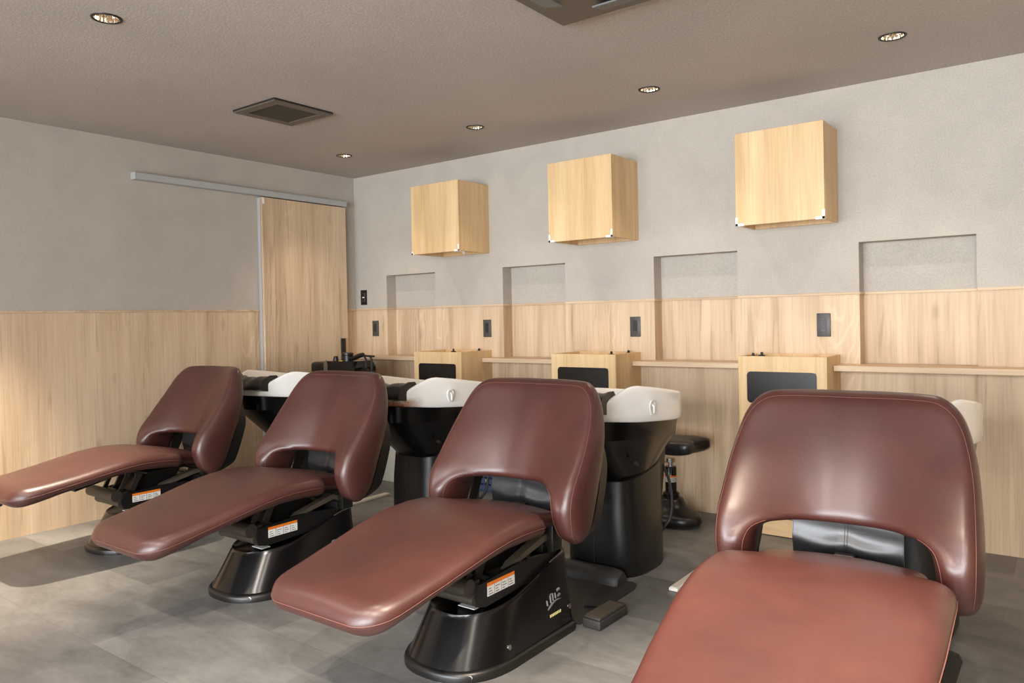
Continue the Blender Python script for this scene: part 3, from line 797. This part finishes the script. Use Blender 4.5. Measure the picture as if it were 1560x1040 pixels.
for a0, a1 in ((0.088, 0.124), (-0.124, -0.088)):
    MB().prism([(-2.20, 0.296), (-2.17, 0.318), (-1.98, 0.366), (-1.93, 0.366), (-1.93, 0.350), (-1.98, 0.340)], a0, a1, axis='x').build('side_arm', M['steel_tan'], chair, CO)
m = MB(); m.box((-0.20, -2.30, 0.405), (0.20, -1.95, 0.4135), 0.002, 1); m.box((-0.12, -2.64, 0.330), (0.12, -2.45, 0.345), 0.004, 1, M=Matrix.Translation((0, -2.4, 0.432)) @ Matrix.Rotation(math.radians(11.5), 4, 'X') @ Matrix.Translation((0, 2.4, -0.354)))
m.build('seat_plate', M['black_satin'], chair, CO)
m = MB(); m.box((-0.15, -1.965, 0.290), (0.15, -1.905, 0.335), 0.006, 2); m.tube([(-0.20, -1.94, 0.375), (0.20, -1.94, 0.375)], 0.018, 12)
for s in (-1, 1): m.box((s*0.175, -1.975, 0.305), (s*0.205, -1.91, 0.44), 0.006, 2)
m.box((-0.03, -1.93, 0.30), (0.03, -1.89, 0.46), 0.004, 1)
m.build('rear_hinge', M['black_satin'], chair, CO)
for s in (-1, 1):
    m = MB(); m.tube([(s*0.216, -1.95, 0.375), (s*0.262, -1.93, 0.40), (s*0.275, -1.90, 0.45), (s*0.27, -1.87, 0.55)], 0.014, 8); m.build('back_bracket', M['black_satin'], chair, CO)
m = MB(); m.lathe((-0.19, -2.86, 0.0), [(0.008, 0.296), (0.014, 0.300), (0.014, 0.318), (0.008, 0.322)], 14); m.build('bumper_foot', M['dark_rubber'], chair, CO)

CH = [((STX[0], -CY, 0), 0.0, 'burgundy leather shampoo chair farthest away by the left wood wall'),
      ((STX[1], -CY, 0), 0.0, 'burgundy leather shampoo chair second from the left, in front of the black machine'),
      ((STX[2], -CY, 0), 0.0, 'burgundy leather shampoo chair with its whole black base in view beside the foot pedal'),
      ((4.312, -CY, 0), 0.0, 'burgundy leather shampoo chair nearest the viewer, its legrest cut off by the lower edge')]
chair['label'] = CH[2][2]
chairs = []
for i, (loc, rz, lab) in enumerate(CH):
    if i == 2: chairs.append(chair); continue
    chairs.append(copy_tree(chair, loc, rz, lab))
for c in chairs[2].children:
    if c.name.split('.')[0] in ('base', 'base_skirt', 'lift_housing', 'pivot_tube', 'strut', 'lift_box', 'side_arm'):
        c.location = (0.045, -0.012, 0)
# the nearest chair's upholstery is swivelled a little on its base
for c in chairs[3].children:
    if c.name.split('.')[0] not in ('base', 'base_skirt'):
        c.matrix_local = Matrix.Rotation(math.radians(3.5), 4, 'Z') @ c.matrix_local
kid(chairs[3], 'seat').matrix_local = Matrix.Translation((-0.008, 0, 0)) @ Matrix.Rotation(math.radians(3.2), 4, 'Z') @ kid(chairs[3], 'seat').matrix_local @ Matrix.Diagonal((1.055, 1, 1, 1))
# the farthest chair: pad tipped up slightly about its rear edge
s0 = kid(chairs[0], 'seat'); a = math.radians(-2.6)
s0.matrix_local = Matrix.Translation((0, 0.20, 0.47)) @ Matrix.Rotation(a, 4, 'X') @ Matrix.Translation((0, -0.20, -0.47))

# ------------------------------------------------------------------ shampoo basins
BY = 1.12
BO = (0, BY, 0)
basin = empty('shampoo_basin', (STX[2], -BY, 0), 'x', 'basin', 'white shampoo basins')
def plan(n, hw=0.283, yf=-1.60, yr=-0.775, inset=0.0):
    P = []
    for k in range(n):
        a = 2*PI*k/n
        c, s = math.cos(a), math.sin(a)
        yc = -1.08
        if s >= 0: Ly = (yr - yc) - inset; ex = 2.7
        else: Ly = (yc - yf) - inset; ex = 2.9
        x = (abs(c)**(2/ex))*(1 if c > 0 else -1)*(hw-inset); y = yc + (abs(s)**(2/ex))*(1 if s > 0 else -1)*Ly
        # front narrows
        if y < yc: x *= lerp(1.0, 0.84, ((yc-y)/(yc-yf))**1.5)
        P.append((x, y))
    return P
def rimz(x, y):
    z = interp(y, [-1.60, -1.45, -1.35, -1.20, -1.05, -0.90, -0.75], [0.888, 0.890, 0.888, 0.868, 0.845, 0.822, 0.806])
    # neck dip at the front, with S shaped shoulders along the sides
    side = 1 - sstep(-1.62, -1.35, y)
    return lerp(z, 0.786, side)
def botz(y): return interp(y, [-1.60, -1.35, -1.04, -0.78], [0.752, 0.726, 0.703, 0.690])
N = 96
outer = plan(N)
rings = []
def ring(inset, zf, frac=None):
    return [(x, y, zf(x, y)) for x, y in plan(N, inset=inset)]
rings.append(ring(0.030, lambda x, y: botz(y)+0.001))
rings.append(ring(0.006, lambda x, y: botz(y)))
rings.append(ring(0.001, lambda x, y: botz(y)+0.006))
for t in (0.25, 0.5, 0.75, 0.92): rings.append(ring(0.0, lambda x, y, t=t: lerp(botz(y), rimz(x, y)-0.006, t)))
rings.append(ring(0.002, lambda x, y: rimz(x, y)-0.002)); rings.append(ring(0.008, lambda x, y: rimz(x, y)+0.001)); rings.append(ring(0.020, lambda x, y: rimz(x, y)-0.001))
rings.append(ring(0.026, lambda x, y: rimz(x, y)-0.008))
for ins, t in ((0.032, 0.2), (0.040, 0.45), (0.055, 0.7), (0.085, 0.9), (0.14, 0.99)):
    rings.append([(x, y, lerp(rimz(x*1.0, y)-0.008, botz(y)+0.012, t)) for x, y in plan(N, inset=ins)])
bowl = MB().loft(rings, True, True, True).build('bowl', M['ceramic'], basin, BO, ang=60)
# hook on each flank
for s in (-1, 1):
    m = MB(); X = 0.2805
    tear = [(s*(X + 0.0035), -1.275 + 0.030*math.cos(a)*(0.75 + 0.25*math.sin(a)), 0.785 + 0.031*math.sin(a)) for a in [2*PI*q/28 for q in range(29)]]
    m.tube(tear, 0.0045, 8)
    m.box((s*(X-0.004), -1.283, 0.752), (s*(X+0.003), -1.267, 0.812), 0.002, 1)
    m.tube([(s*(X+0.004), -1.275, 0.80), (s*(X+0.010), -1.273, 0.792), (s*(X+0.011), -1.272, 0.775), (s*(X+0.009), -1.272, 0.762)], 0.0045, 8)
    m.build('hook', M['white'], basin, BO)
# black neck pad hung in the dip
m = MB(); rows_ = []
for k in range(17):
    x = lerp(-0.185, 0.185, k/16); u = x/0.185
    up = 0.016*abs(u)**2.2 + 0.005*math.cos(u*11)
    prof = [(-1.606, 0.790), (-1.603, 0.800), (-1.58, 0.835+up), (-1.53, 0.856+up*1.0), (-1.48, 0.853+up*1.1), (-1.445, 0.81+up), (-1.45, 0.772), (-1.50, 0.77), (-1.58, 0.778)]
    yo = 0.035*u*u
    rows_.append([(x, y+yo, min(z, 0.874)) for y, z in prof])
m.loft(rows_); m.build('neck_pad', M['blk_leather'], basin, BO, ang=60)
# black body under the bowl
rings = []
def ring2(scale, yc, zf):
    return [(x*scale, yc + (y-yc)*scale, zf(y)) for x, y in plan(N, inset=0.016)]
def loft_body():
    R = []
    top = plan(N, inset=0.018)
    mid = plan(N, inset=0.030)
    def neck(k):
        a = 2*PI*k/N; c, s = math.cos(a), math.sin(a); ex = 2.8
        return ((abs(c)**(2/ex))*(1 if c > 0 else -1)*0.175*(lerp(1.0, 0.62, max(0.0, s)**1.2)), -1.075 + (abs(s)**(2/ex))*(1 if s > 0 else -1)*0.235)
    nk = [neck(k) for k in range(N)]
    R.append([(x, y, botz(y)-0.001) for x, y in top])
    R.append([(x, y, lerp(0.640, 0.665, (y+1.56)/0.8*-1+1) if False else interp(y, [-1.60, -0.78], [0.662, 0.612])) for x, y in mid])
    R.append([(x*0.985, -1.08+(y+1.08)*0.985, interp(y, [-1.56, -0.78], [0.654, 0.606])) for x, y in mid])
    for t in (0.3, 0.6, 0.85, 1.0):
        rr = []
        for k in range(N):
            a, b = mid[k], nk[k]
            x = lerp(a[0]*0.985, b[0], t**0.9); y = lerp(-1.08+(a[1]+1.08)*0.985, b[1], t)
            z0 = interp(a[1], [-1.56, -0.78], [0.654, 0.606]); z1 = interp(b[1], [-1.31, -0.84], [0.432, 0.505])
            rr.append((x, y, lerp(z0, z1, t)))
        R.append(rr)
    return R, nk
R, nk = loft_body()
ub = MB().loft(R, True, True, True).build('underbody', M['black'], basin, BO, ang=30)
for s in (-1, 1):
    m = MB(); m.tube([(s*0.205, -1.30, 0.535), (s*0.222, -1.302, 0.530)], 0.008, 12); m.build('screw_cap', M['dark_rubber'], basin, BO)
# pedestal
P = []
def ped_ring(z, hw, yf, yr, ex=3.4):
    out = []
    yc = (yf+yr)/2; Ly = (yr-yf)/2
    for k in range(N):
        a = 2*PI*k/N; c, s = math.cos(a), math.sin(a)
        x = (abs(c)**(2/ex))*(1 if c > 0 else -1)*hw; y = yc + (abs(s)**(2/ex))*(1 if s > 0 else -1)*Ly
        x *= lerp(1.0, 0.62, max(0.0, s)**1.2)
        out.append((x, y, z if not callable(z) else z(y)))
    return out
P.append(ped_ring(0.0, 0.195, -1.315, -0.855)); P.append(ped_ring(0.012, 0.200, -1.320, -0.85))
P.append(ped_ring(0.15, 0.198, -1.325, -0.85)); P.append(ped_ring(0.30, 0.192, -1.325, -0.845)); P.append(ped_ring(lambda y: interp(y, [-1.31, -0.84], [0.40, 0.47]), 0.184, -1.318, -0.838))
P.append(ped_ring(lambda y: interp(y, [-1.31, -0.84], [0.436, 0.508]), 0.182, -1.315, -0.835)); P.append(ped_ring(lambda y: interp(y, [-1.31, -0.84], [0.440, 0.512]), 0.172, -1.305, -0.845))
pd = MB().loft(P, True, True, True).build('pedestal', M['black_satin'], basin, BO, ang=40)
m = MB(); m.tube([(0.0, -1.3265, z) for z in (0.05, 0.2, 0.3)] + [(0.0, -1.320, 0.42)], 0.0014, 5); m.build('moulding_seam', M['dark_rubber'], pd, BO)
MB().prism([(-0.94, 0.005), (-0.845, 0.005), (-0.845, 0.28), (-0.80, 0.50), (-0.80, 0.56), (-0.94, 0.53)], 0.085, 0.118, axis='x').build('rear_panel', M['steel_dk'], pd, BO)
# foot cover and steel sheet that ties it to the chair
m = MB(); rg = []
for x, sc_ in ((-0.17, 0.75), (-0.16, 0.95), (-0.10, 1), (0.10, 1), (0.155, 0.95), (0.17, 0.75)):
    rg.append([(x, -1.375 + 0.058*sc_*math.cos(PI*k/10 ), 0.004 + 0.062*sc_*math.sin(PI*k/10)) for k in range(11)])
m.loft(rg); m.build('foot_cover', M['dark_rubber'], basin, BO, ang=50)
m = MB(); o = [(-0.22, -1.858), (0.245, -1.858), (0.245, -1.40), (0.228, -1.345), (0.205, -1.330), (-0.205, -1.330), (-0.228, -1.345), (-0.22, -1.40)]
m.prism(o, 0.0005, 0.004, axis='z'); m.build('floor_plate', M['dark_rubber'], basin, BO)
# supply hose at the side
m = MB(); m.tube(spline([(0.115, -0.83, 0.44), (0.135, -0.80, 0.36), (0.145, -0.79, 0.25), (0.135, -0.80, 0.16), (0.10, -0.83, 0.10)], 6), 0.008, 8); m.build('hose', M['dark_rubber'], basin, BO)
BS = [((STX[0], -BY, 0), 'white shampoo basin with black neck pad, farthest left beside the sliding door'),
      ((STX[1], -BY, 0), 'white shampoo basin with a rusty brown stain along its rim, behind the second chair'),
      ((STX[2], -BY, 0), 'white shampoo basin on a tall black pedestal right behind the third chair, beside the stool'),
      ((STX[3], -BY, 0), 'white shampoo basin almost hidden behind the nearest chair at far right')]
basin['label'] = BS[2][1]
for i, (loc, lab) in enumerate(BS):
    if i == 2: continue
    r = copy_tree(basin, loc, 0, lab)
    if i == 3:
        for c in [c for c in r.children if c.name.split('.')[0] == 'hook']: bpy.data.objects.remove(c)
    if i == 1:
        bo = kid(r, 'bowl'); bo.data = bo.data.copy(); bo.data.materials[0] = M['ceramic_stain']

# ------------------------------------------------------------------ foot pedal
fp = empty('foot_pedal', (3.372, -1.765, 0), 'black ribbed foot pedal on the floor beside the third chair base', 'pedal', rz=math.radians(-2))
m = MB(); m.box((-0.040, -0.105, 0.0005), (0.040, 0.105, 0.036), 0.006, 3); m.build('body', M['dark_rubber'], fp)
m = MB(); m.box((-0.036, -0.10, 0.036), (0.036, 0.10, 0.047), 0.004, 2, M=Matrix.Rotation(0.03, 4, 'Y'))
tr = m.build('tread', M['dark_rubber'], fp)
for k in range(10): MB().box((-0.0300+0.0064*k, -0.094, 0.0465), (-0.0278+0.0064*k, 0.080, 0.0495), 0.0, 1, M=Matrix.Rotation(0.03, 4, 'Y')).build('rib', M['steel_tan'], tr)
m = MB(); m.tube(spline([(-0.038, 0.03, 0.02), (-0.065, 0.045, 0.024), (-0.09, 0.06, 0.018), (-0.115, 0.065, 0.010), (-0.14, 0.06, 0.008)], 5), 0.005, 8); m.build('cord', M['black_satin'], fp)

# ------------------------------------------------------------------ saddle stool
sx, sy = 2.985, -0.31
st = empty('saddle_stool', (sx, sy, 0), 'black saddle stool on a moulded base by the wall between third and fourth basins', 'stool')
# moulded base: broad lobed dish rising to a hub
rings = []; NS = 60
def lobes(a): return 0.172 + 0.022*math.cos(3*(a+0.25))
for f, z in ((1.0, 0.020), (1.03, 0.034), (1.01, 0.056), (0.92, 0.068), (0.76, 0.078), (0.60, 0.092), (0.49, 0.108), (0.43, 0.127), (0.39, 0.142), (0.33, 0.147)):
    rings.append([(lerp(0.17, lobes(2*PI*k/NS), max(0, (f-0.35)/0.65))*f*math.cos(2*PI*k/NS), lerp(0.17, lobes(2*PI*k/NS), max(0, (f-0.35)/0.65))*f*math.sin(2*PI*k/NS), z) for k in range(NS)])
sb = MB().loft(rings, True, True, True).build('base', M['black_satin'], st, ang=50)
m = MB(); rg = []
for t in range(7):
    y = lerp(-0.17, -0.02, t/6); w = lerp(0.07, 0.05, t/6)
    zt = interp(t, [0, 1, 3, 6], [0.06, 0.09, 0.13, 0.158])
    rg.append([(-0.075-w, y, 0.045), (-0.075-w*0.85, y, zt-0.008), (-0.075-w*0.5, y, zt), (-0.075+w*0.5, y, zt), (-0.075+w*0.9, y, zt-0.01), (-0.075+w*1.15, y, 0.05)])
m.loft(rg); cv = m.build('pedal_cover', M['black_satin'], sb, ang=50)
MB().box((-0.028, -0.004, -0.001), (0.028, 0.004, 0.001), M=Matrix.Translation((-0.085, -0.060, 0.1495)) @ Matrix.Rotation(0.35, 4, 'X')).build('amber_sticker', M['amber'], st)
for a in (-1.4, 0.7, 2.8):
    m = MB(); m.lathe((0.15*math.cos(a), 0.15*math.sin(a), 0), [(0.014, 0.0), (0.016, 0.004), (0.016, 0.026)], 14); m.build('foot', M['dark_rubber'], st)
col = MB().lathe((0, 0, 0), [(0.046, 0.140), (0.047, 0.146), (0.047, 0.170), (0.042, 0.176), (0.0325, 0.176), (0.0325, 0.318), (0.029, 0.324)], 28).build('column', M['black'], st)
m = MB(); m.lathe((0, 0, 0), [(0.0328, 0.236), (0.0333, 0.237), (0.0333, 0.264), (0.0328, 0.264)], 28, mi=0, cap0=False, cap1=False); m.lathe((0, 0, 0), [(0.0329, 0.264), (0.0334, 0.2645), (0.0334, 0.274), (0.0329, 0.274)], 28, mi=1, cap0=False, cap1=False)
for k in range(3): m.lathe((0, 0, 0), [(0.0332, 0.242+0.007*k), (0.0335, 0.2435+0.007*k), (0.0332, 0.245+0.007*k)], 28, mi=2, cap0=False, cap1=False)
m.build('label_band', [M['label_w'], M['label_o'], M['label_t']], col)
MB().lathe((0, 0, 0), [(0.014, 0.318), (0.014, 0.345), (0.026, 0.348), (0.026, 0.37)], 20).build('gas_rod', M['steel'], st)
MB().tube([(-0.015, -0.01, 0.348), (-0.06, -0.02, 0.340), (-0.11, -0.03, 0.326), (-0.15, -0.035, 0.322)], 0.004, 8).build('lever', M['steel'], st)
# saddle seat, notched at the right end
rg = []
for k in range(31):
    u = lerp(-1, 1, k/30); x = 0.02 + 0.185*u
    e = math.sqrt(max(0.0, 1-abs(u)**3.5)); e = max(e, 0.04)
    row = []
    for q in range(25):
        a = 2*PI*q/24 if q < 24 else 0
        if q == 24: break
        c, s = math.cos(a), math.sin(a)
        yy = (abs(c)**0.62)*(1 if c > 0 else -1)*0.155*lerp(0.55, 1, e)*lerp(0.82, 1.0, (u+1)/2)
        top = 0.050*(abs(s)**0.7)
        groove = 0.018*math.exp(-(yy/0.03)**2)*sstep(0.0, 0.9, u)
        saddle = 0.012*(yy/0.15)**2*sstep(-1, 0.5, u)
        zc = 0.446 + 0.012*u*u + (0.02*sstep(0.2, 1, -u))
        z = zc + (top*lerp(0.5, 1, e) - groove + saddle if s > 0 else -0.045*(abs(s)**0.6)*lerp(0.4, 1, e))
        xx = x - 0.05*math.exp(-(yy/0.045)**2)*sstep(0.5, 1, u)
        row.append((xx, yy, z))
    rg.append(row)
MB().loft(rg).build('seat', M['blk_leather'], st, ang=60)
st.rotation_euler = (0, 0, math.radians(-8))

# ------------------------------------------------------------------ treatment machine in the corner
tm = empty('treatment_machine', (0.44, -0.56, 0), 'black glossy machine box with knobs and a bent bar in the far corner', 'machine')
o = [(-0.06, 0.66), (0.22, 0.66), (0.27, 0.70), (0.27, 0.86), (0.235, 0.905), (-0.03, 0.905), (-0.06, 0.88)]
m = MB(); m.prism(o, -0.11, 0.10, axis='y'); bd = m.build('body', M['black'], tm, ang=25)
m = MB(); m.box((-0.28, -0.07, 0.70), (-0.062, 0.10, 0.893), 0.03, 3); m.build('side_box', M['black'], tm)
m = MB(); m.prism([(-0.062, 0.68), (-0.02, 0.68), (-0.02, 0.88), (-0.035, 0.912), (-0.062, 0.886)], -0.114, -0.11, axis='y'); m.build('front_strip', M['steel_tan'], tm)
m = MB(); m.lathe((0.0, 0, 0), [(0.022, 0.902), (0.022, 0.905), (0.016, 0.935), (0.012, 0.938)], 16); m.build('knob', M['black_satin'], tm, (-0.02, -0.03, 0))
m = MB(); m.lathe((0.10, -0.02, 0), [(0.040, 0.904), (0.040, 0.945), (0.045, 0.95), (0.045, 0.962), (0.03, 0.966)], 20); m.build('dial', M['black_satin'], tm)
MB().box((0.055, -0.07, 0.9052), (0.095, -0.05, 0.9075)).build('yellow_mark', M['yellow'], tm)
m = MB(); m.tube([(0.12, -0.02, 0.93), (0.17, -0.02, 0.925), (0.24, -0.03, 0.945), (0.285, -0.035, 0.952)], [0.020, 0.018, 0.018, 0.016], 10); m.build('hand_grip', M['black_satin'], tm)
m = MB(); m.tube([(0.28, -0.035, 0.945), (0.40, -0.035, 0.942)], 0.007, 8)
for x in (0.295, 0.355): m.tube([(x, -0.035, 0.943), (x+0.012, -0.03, 0.92), (x+0.012, -0.03, 0.76)], 0.008, 8)
m.tube([(0.26, -0.03, 0.86), (0.30, -0.03, 0.855), (0.355, -0.03, 0.82), (0.36, -0.03, 0.79)], 0.011, 8)
m.lathe((0.395, -0.035, 0.80), [(0.018, 0.0), (0.02, 0.006), (0.02, 0.03), (0.016, 0.036)], 14)
m.build('rail_arm', M['black_satin'], tm)
m = MB(); m.tube([(0.02, 0, 0.06), (0.02, 0, 0.665)], 0.03, 14); m.build('post', M['dark_rubber'], tm)
m = MB()
for k in range(4):
    a = PI/4 + k*PI/2; m.tube([(0.02, 0, 0.07), (0.02+0.19*math.cos(a), 0.19*math.sin(a), 0.055)], 0.016, 10)
m.build('foot_star', M['dark_rubber'], tm)
for k in range(4):
    a = PI/4 + k*PI/2; m = MB(); cx, cy = 0.02+0.19*math.cos(a), 0.19*math.sin(a); m.tube([(cx-0.011, cy, 0.025), (cx+0.011, cy, 0.025)], 0.0245, 14); m.build('caster', M['black_satin'], tm)

# ------------------------------------------------------------------ small things on the floor by the wall
wb = empty('storage_box', (0.79, -0.25, 0), 'pale box with wooden lid and grey label on the floor behind the second basin', 'box')
MB().box((-0.158, -0.158, 0.0), (0.158, 0.158, 0.375), 0.004, 2).build('body', M['cream'], wb)
MB().box((-0.162, -0.162, 0.375), (0.162, 0.162, 0.425), 0.004, 1).build('lid', M['cab_wood_h'], wb)
m = MB(); m.box((-0.15, -0.1592, 0.325), (-0.085, -0.158, 0.362)); lb = m.build('sticker', M['alu'], wb)
bc_ = empty('plastic_crate', (1.70, -0.175, 0), 'blue plastic crate on the floor, glimpsed through the backrest gap of the third chair', 'crate')
m = MB(); a, b2, h2, t = 0.165, 0.115, 0.235, 0.006
m.box((-a, -b2, 0.001), (a, b2, 0.008))
for z in (0.012, 0.058, 0.104, 0.150, 0.196):
    hh = 0.034
    for q in (((-a, -b2), (a, -b2+t)), ((-a, b2-t), (a, b2)), ((-a, -b2), (-a+t, b2)), ((a-t, -b2), (a, b2))):
        m.box((q[0][0], q[0][1], z), (q[1][0], q[1][1], z+hh))
for q in range(9):
    x = lerp(-a+0.004, a-0.004, q/8)
    for yy in (-b2+0.003, b2-0.003): m.box((x-0.004, yy-0.0025, 0.005), (x+0.004, yy+0.0025, h2))
for q in range(7):
    y = lerp(-b2+0.004, b2-0.004, q/6)
    for xx in (-a+0.003, a-0.003): m.box((xx-0.0025, y-0.004, 0.005), (xx+0.0025, y+0.004, h2))
m.build('basket', M['blue'], bc_, smooth=False)
m = MB(); m.box((-0.11, -b2-0.0015, 0.165), (-0.06, -b2-0.0004, 0.185)); m.box((-0.105, -b2-0.0015, 0.070), (-0.09, -b2-0.0004, 0.088)); m.build('tag', M['label_w'], bc_)
def strip(x, y0, y1, lab):
    r = tag(MB().box((-0.042, y0, 0.0005), (0.0, y1, 0.016), 0.004, 2).box((-0.038, y0+0.006, 0.015), (-0.008, y1-0.006, 0.0185), 0.0015, 1).build('floor_channel', M['cream'], None), lab, 'floor strip', 'pale strips along the floor')
    r.location = (x, 0, 0); return r
strip(3.480, -1.33, -0.79, 'pale flat strip on the floor left of the nearest chair seat')
strip(1.10, -1.12, -0.72, 'pale flat strip on the floor between second chair back and its basin')

# ------------------------------------------------------------------ daylight through the shop front
def area(name, loc, sx, sy, W, col, rot):
    L = bpy.data.lights.new(name, 'AREA'); L.shape = 'RECTANGLE'; L.size = sx; L.size_y = sy; L.energy = W; L.color = col
    o = bpy.data.objects.new(name, L); COL.objects.link(o); o.location = loc; o.rotation_euler = rot; return o
for i, (a, b) in enumerate(WIN):
    area('daylight_%d' % (i+1), ((a+b)/2, RY-0.35, 1.35), (b-a), 1.9, (110, 260, 280)[i]*(b-a)/1.9, (0.93, 0.965, 1.0), (PI/2, 0, 0))
W = bpy.data.worlds.new('sky'); S.world = W; W.use_nodes = True
bg = W.node_tree.nodes['Background']; bg.inputs[0].default_value = (0.75, 0.85, 1.0, 1); bg.inputs[1].default_value = 0.6

# ------------------------------------------------------------------ camera (solved from the photo's wall, floor and ceiling lines)
f_px, yaw, pitch, roll = 1154.5076, 0.6478, -0.00967, -0.02109
cx, cy, cz = 4.8683, -4.3643, 1.2029; px, py = 768.05, 494.26
fwv = Vector((-math.sin(yaw)*math.cos(pitch), math.cos(yaw)*math.cos(pitch), math.sin(pitch)))
r = fwv.cross(Vector((0, 0, 1))).normalized(); u = r.cross(fwv)
r2 = r*math.cos(roll) + u*math.sin(roll); u2 = -r*math.sin(roll) + u*math.cos(roll)
cam = bpy.data.cameras.new('camera'); co = bpy.data.objects.new('camera', cam); COL.objects.link(co)
co.matrix_world = Matrix(((r2.x, u2.x, -fwv.x, cx), (r2.y, u2.y, -fwv.y, cy), (r2.z, u2.z, -fwv.z, cz), (0, 0, 0, 1)))
cam.sensor_fit = 'HORIZONTAL'; cam.sensor_width = 36; cam.lens = f_px/1560*36
cam.shift_x = (780-px)/1560; cam.shift_y = (py-520)/1560
cam.clip_start = 0.02
S.camera = co
vs = S.view_settings
vs.view_transform = 'Standard'; vs.look = 'None'; vs.exposure = 0.34; vs.gamma = 1; vs.use_curve_mapping = False
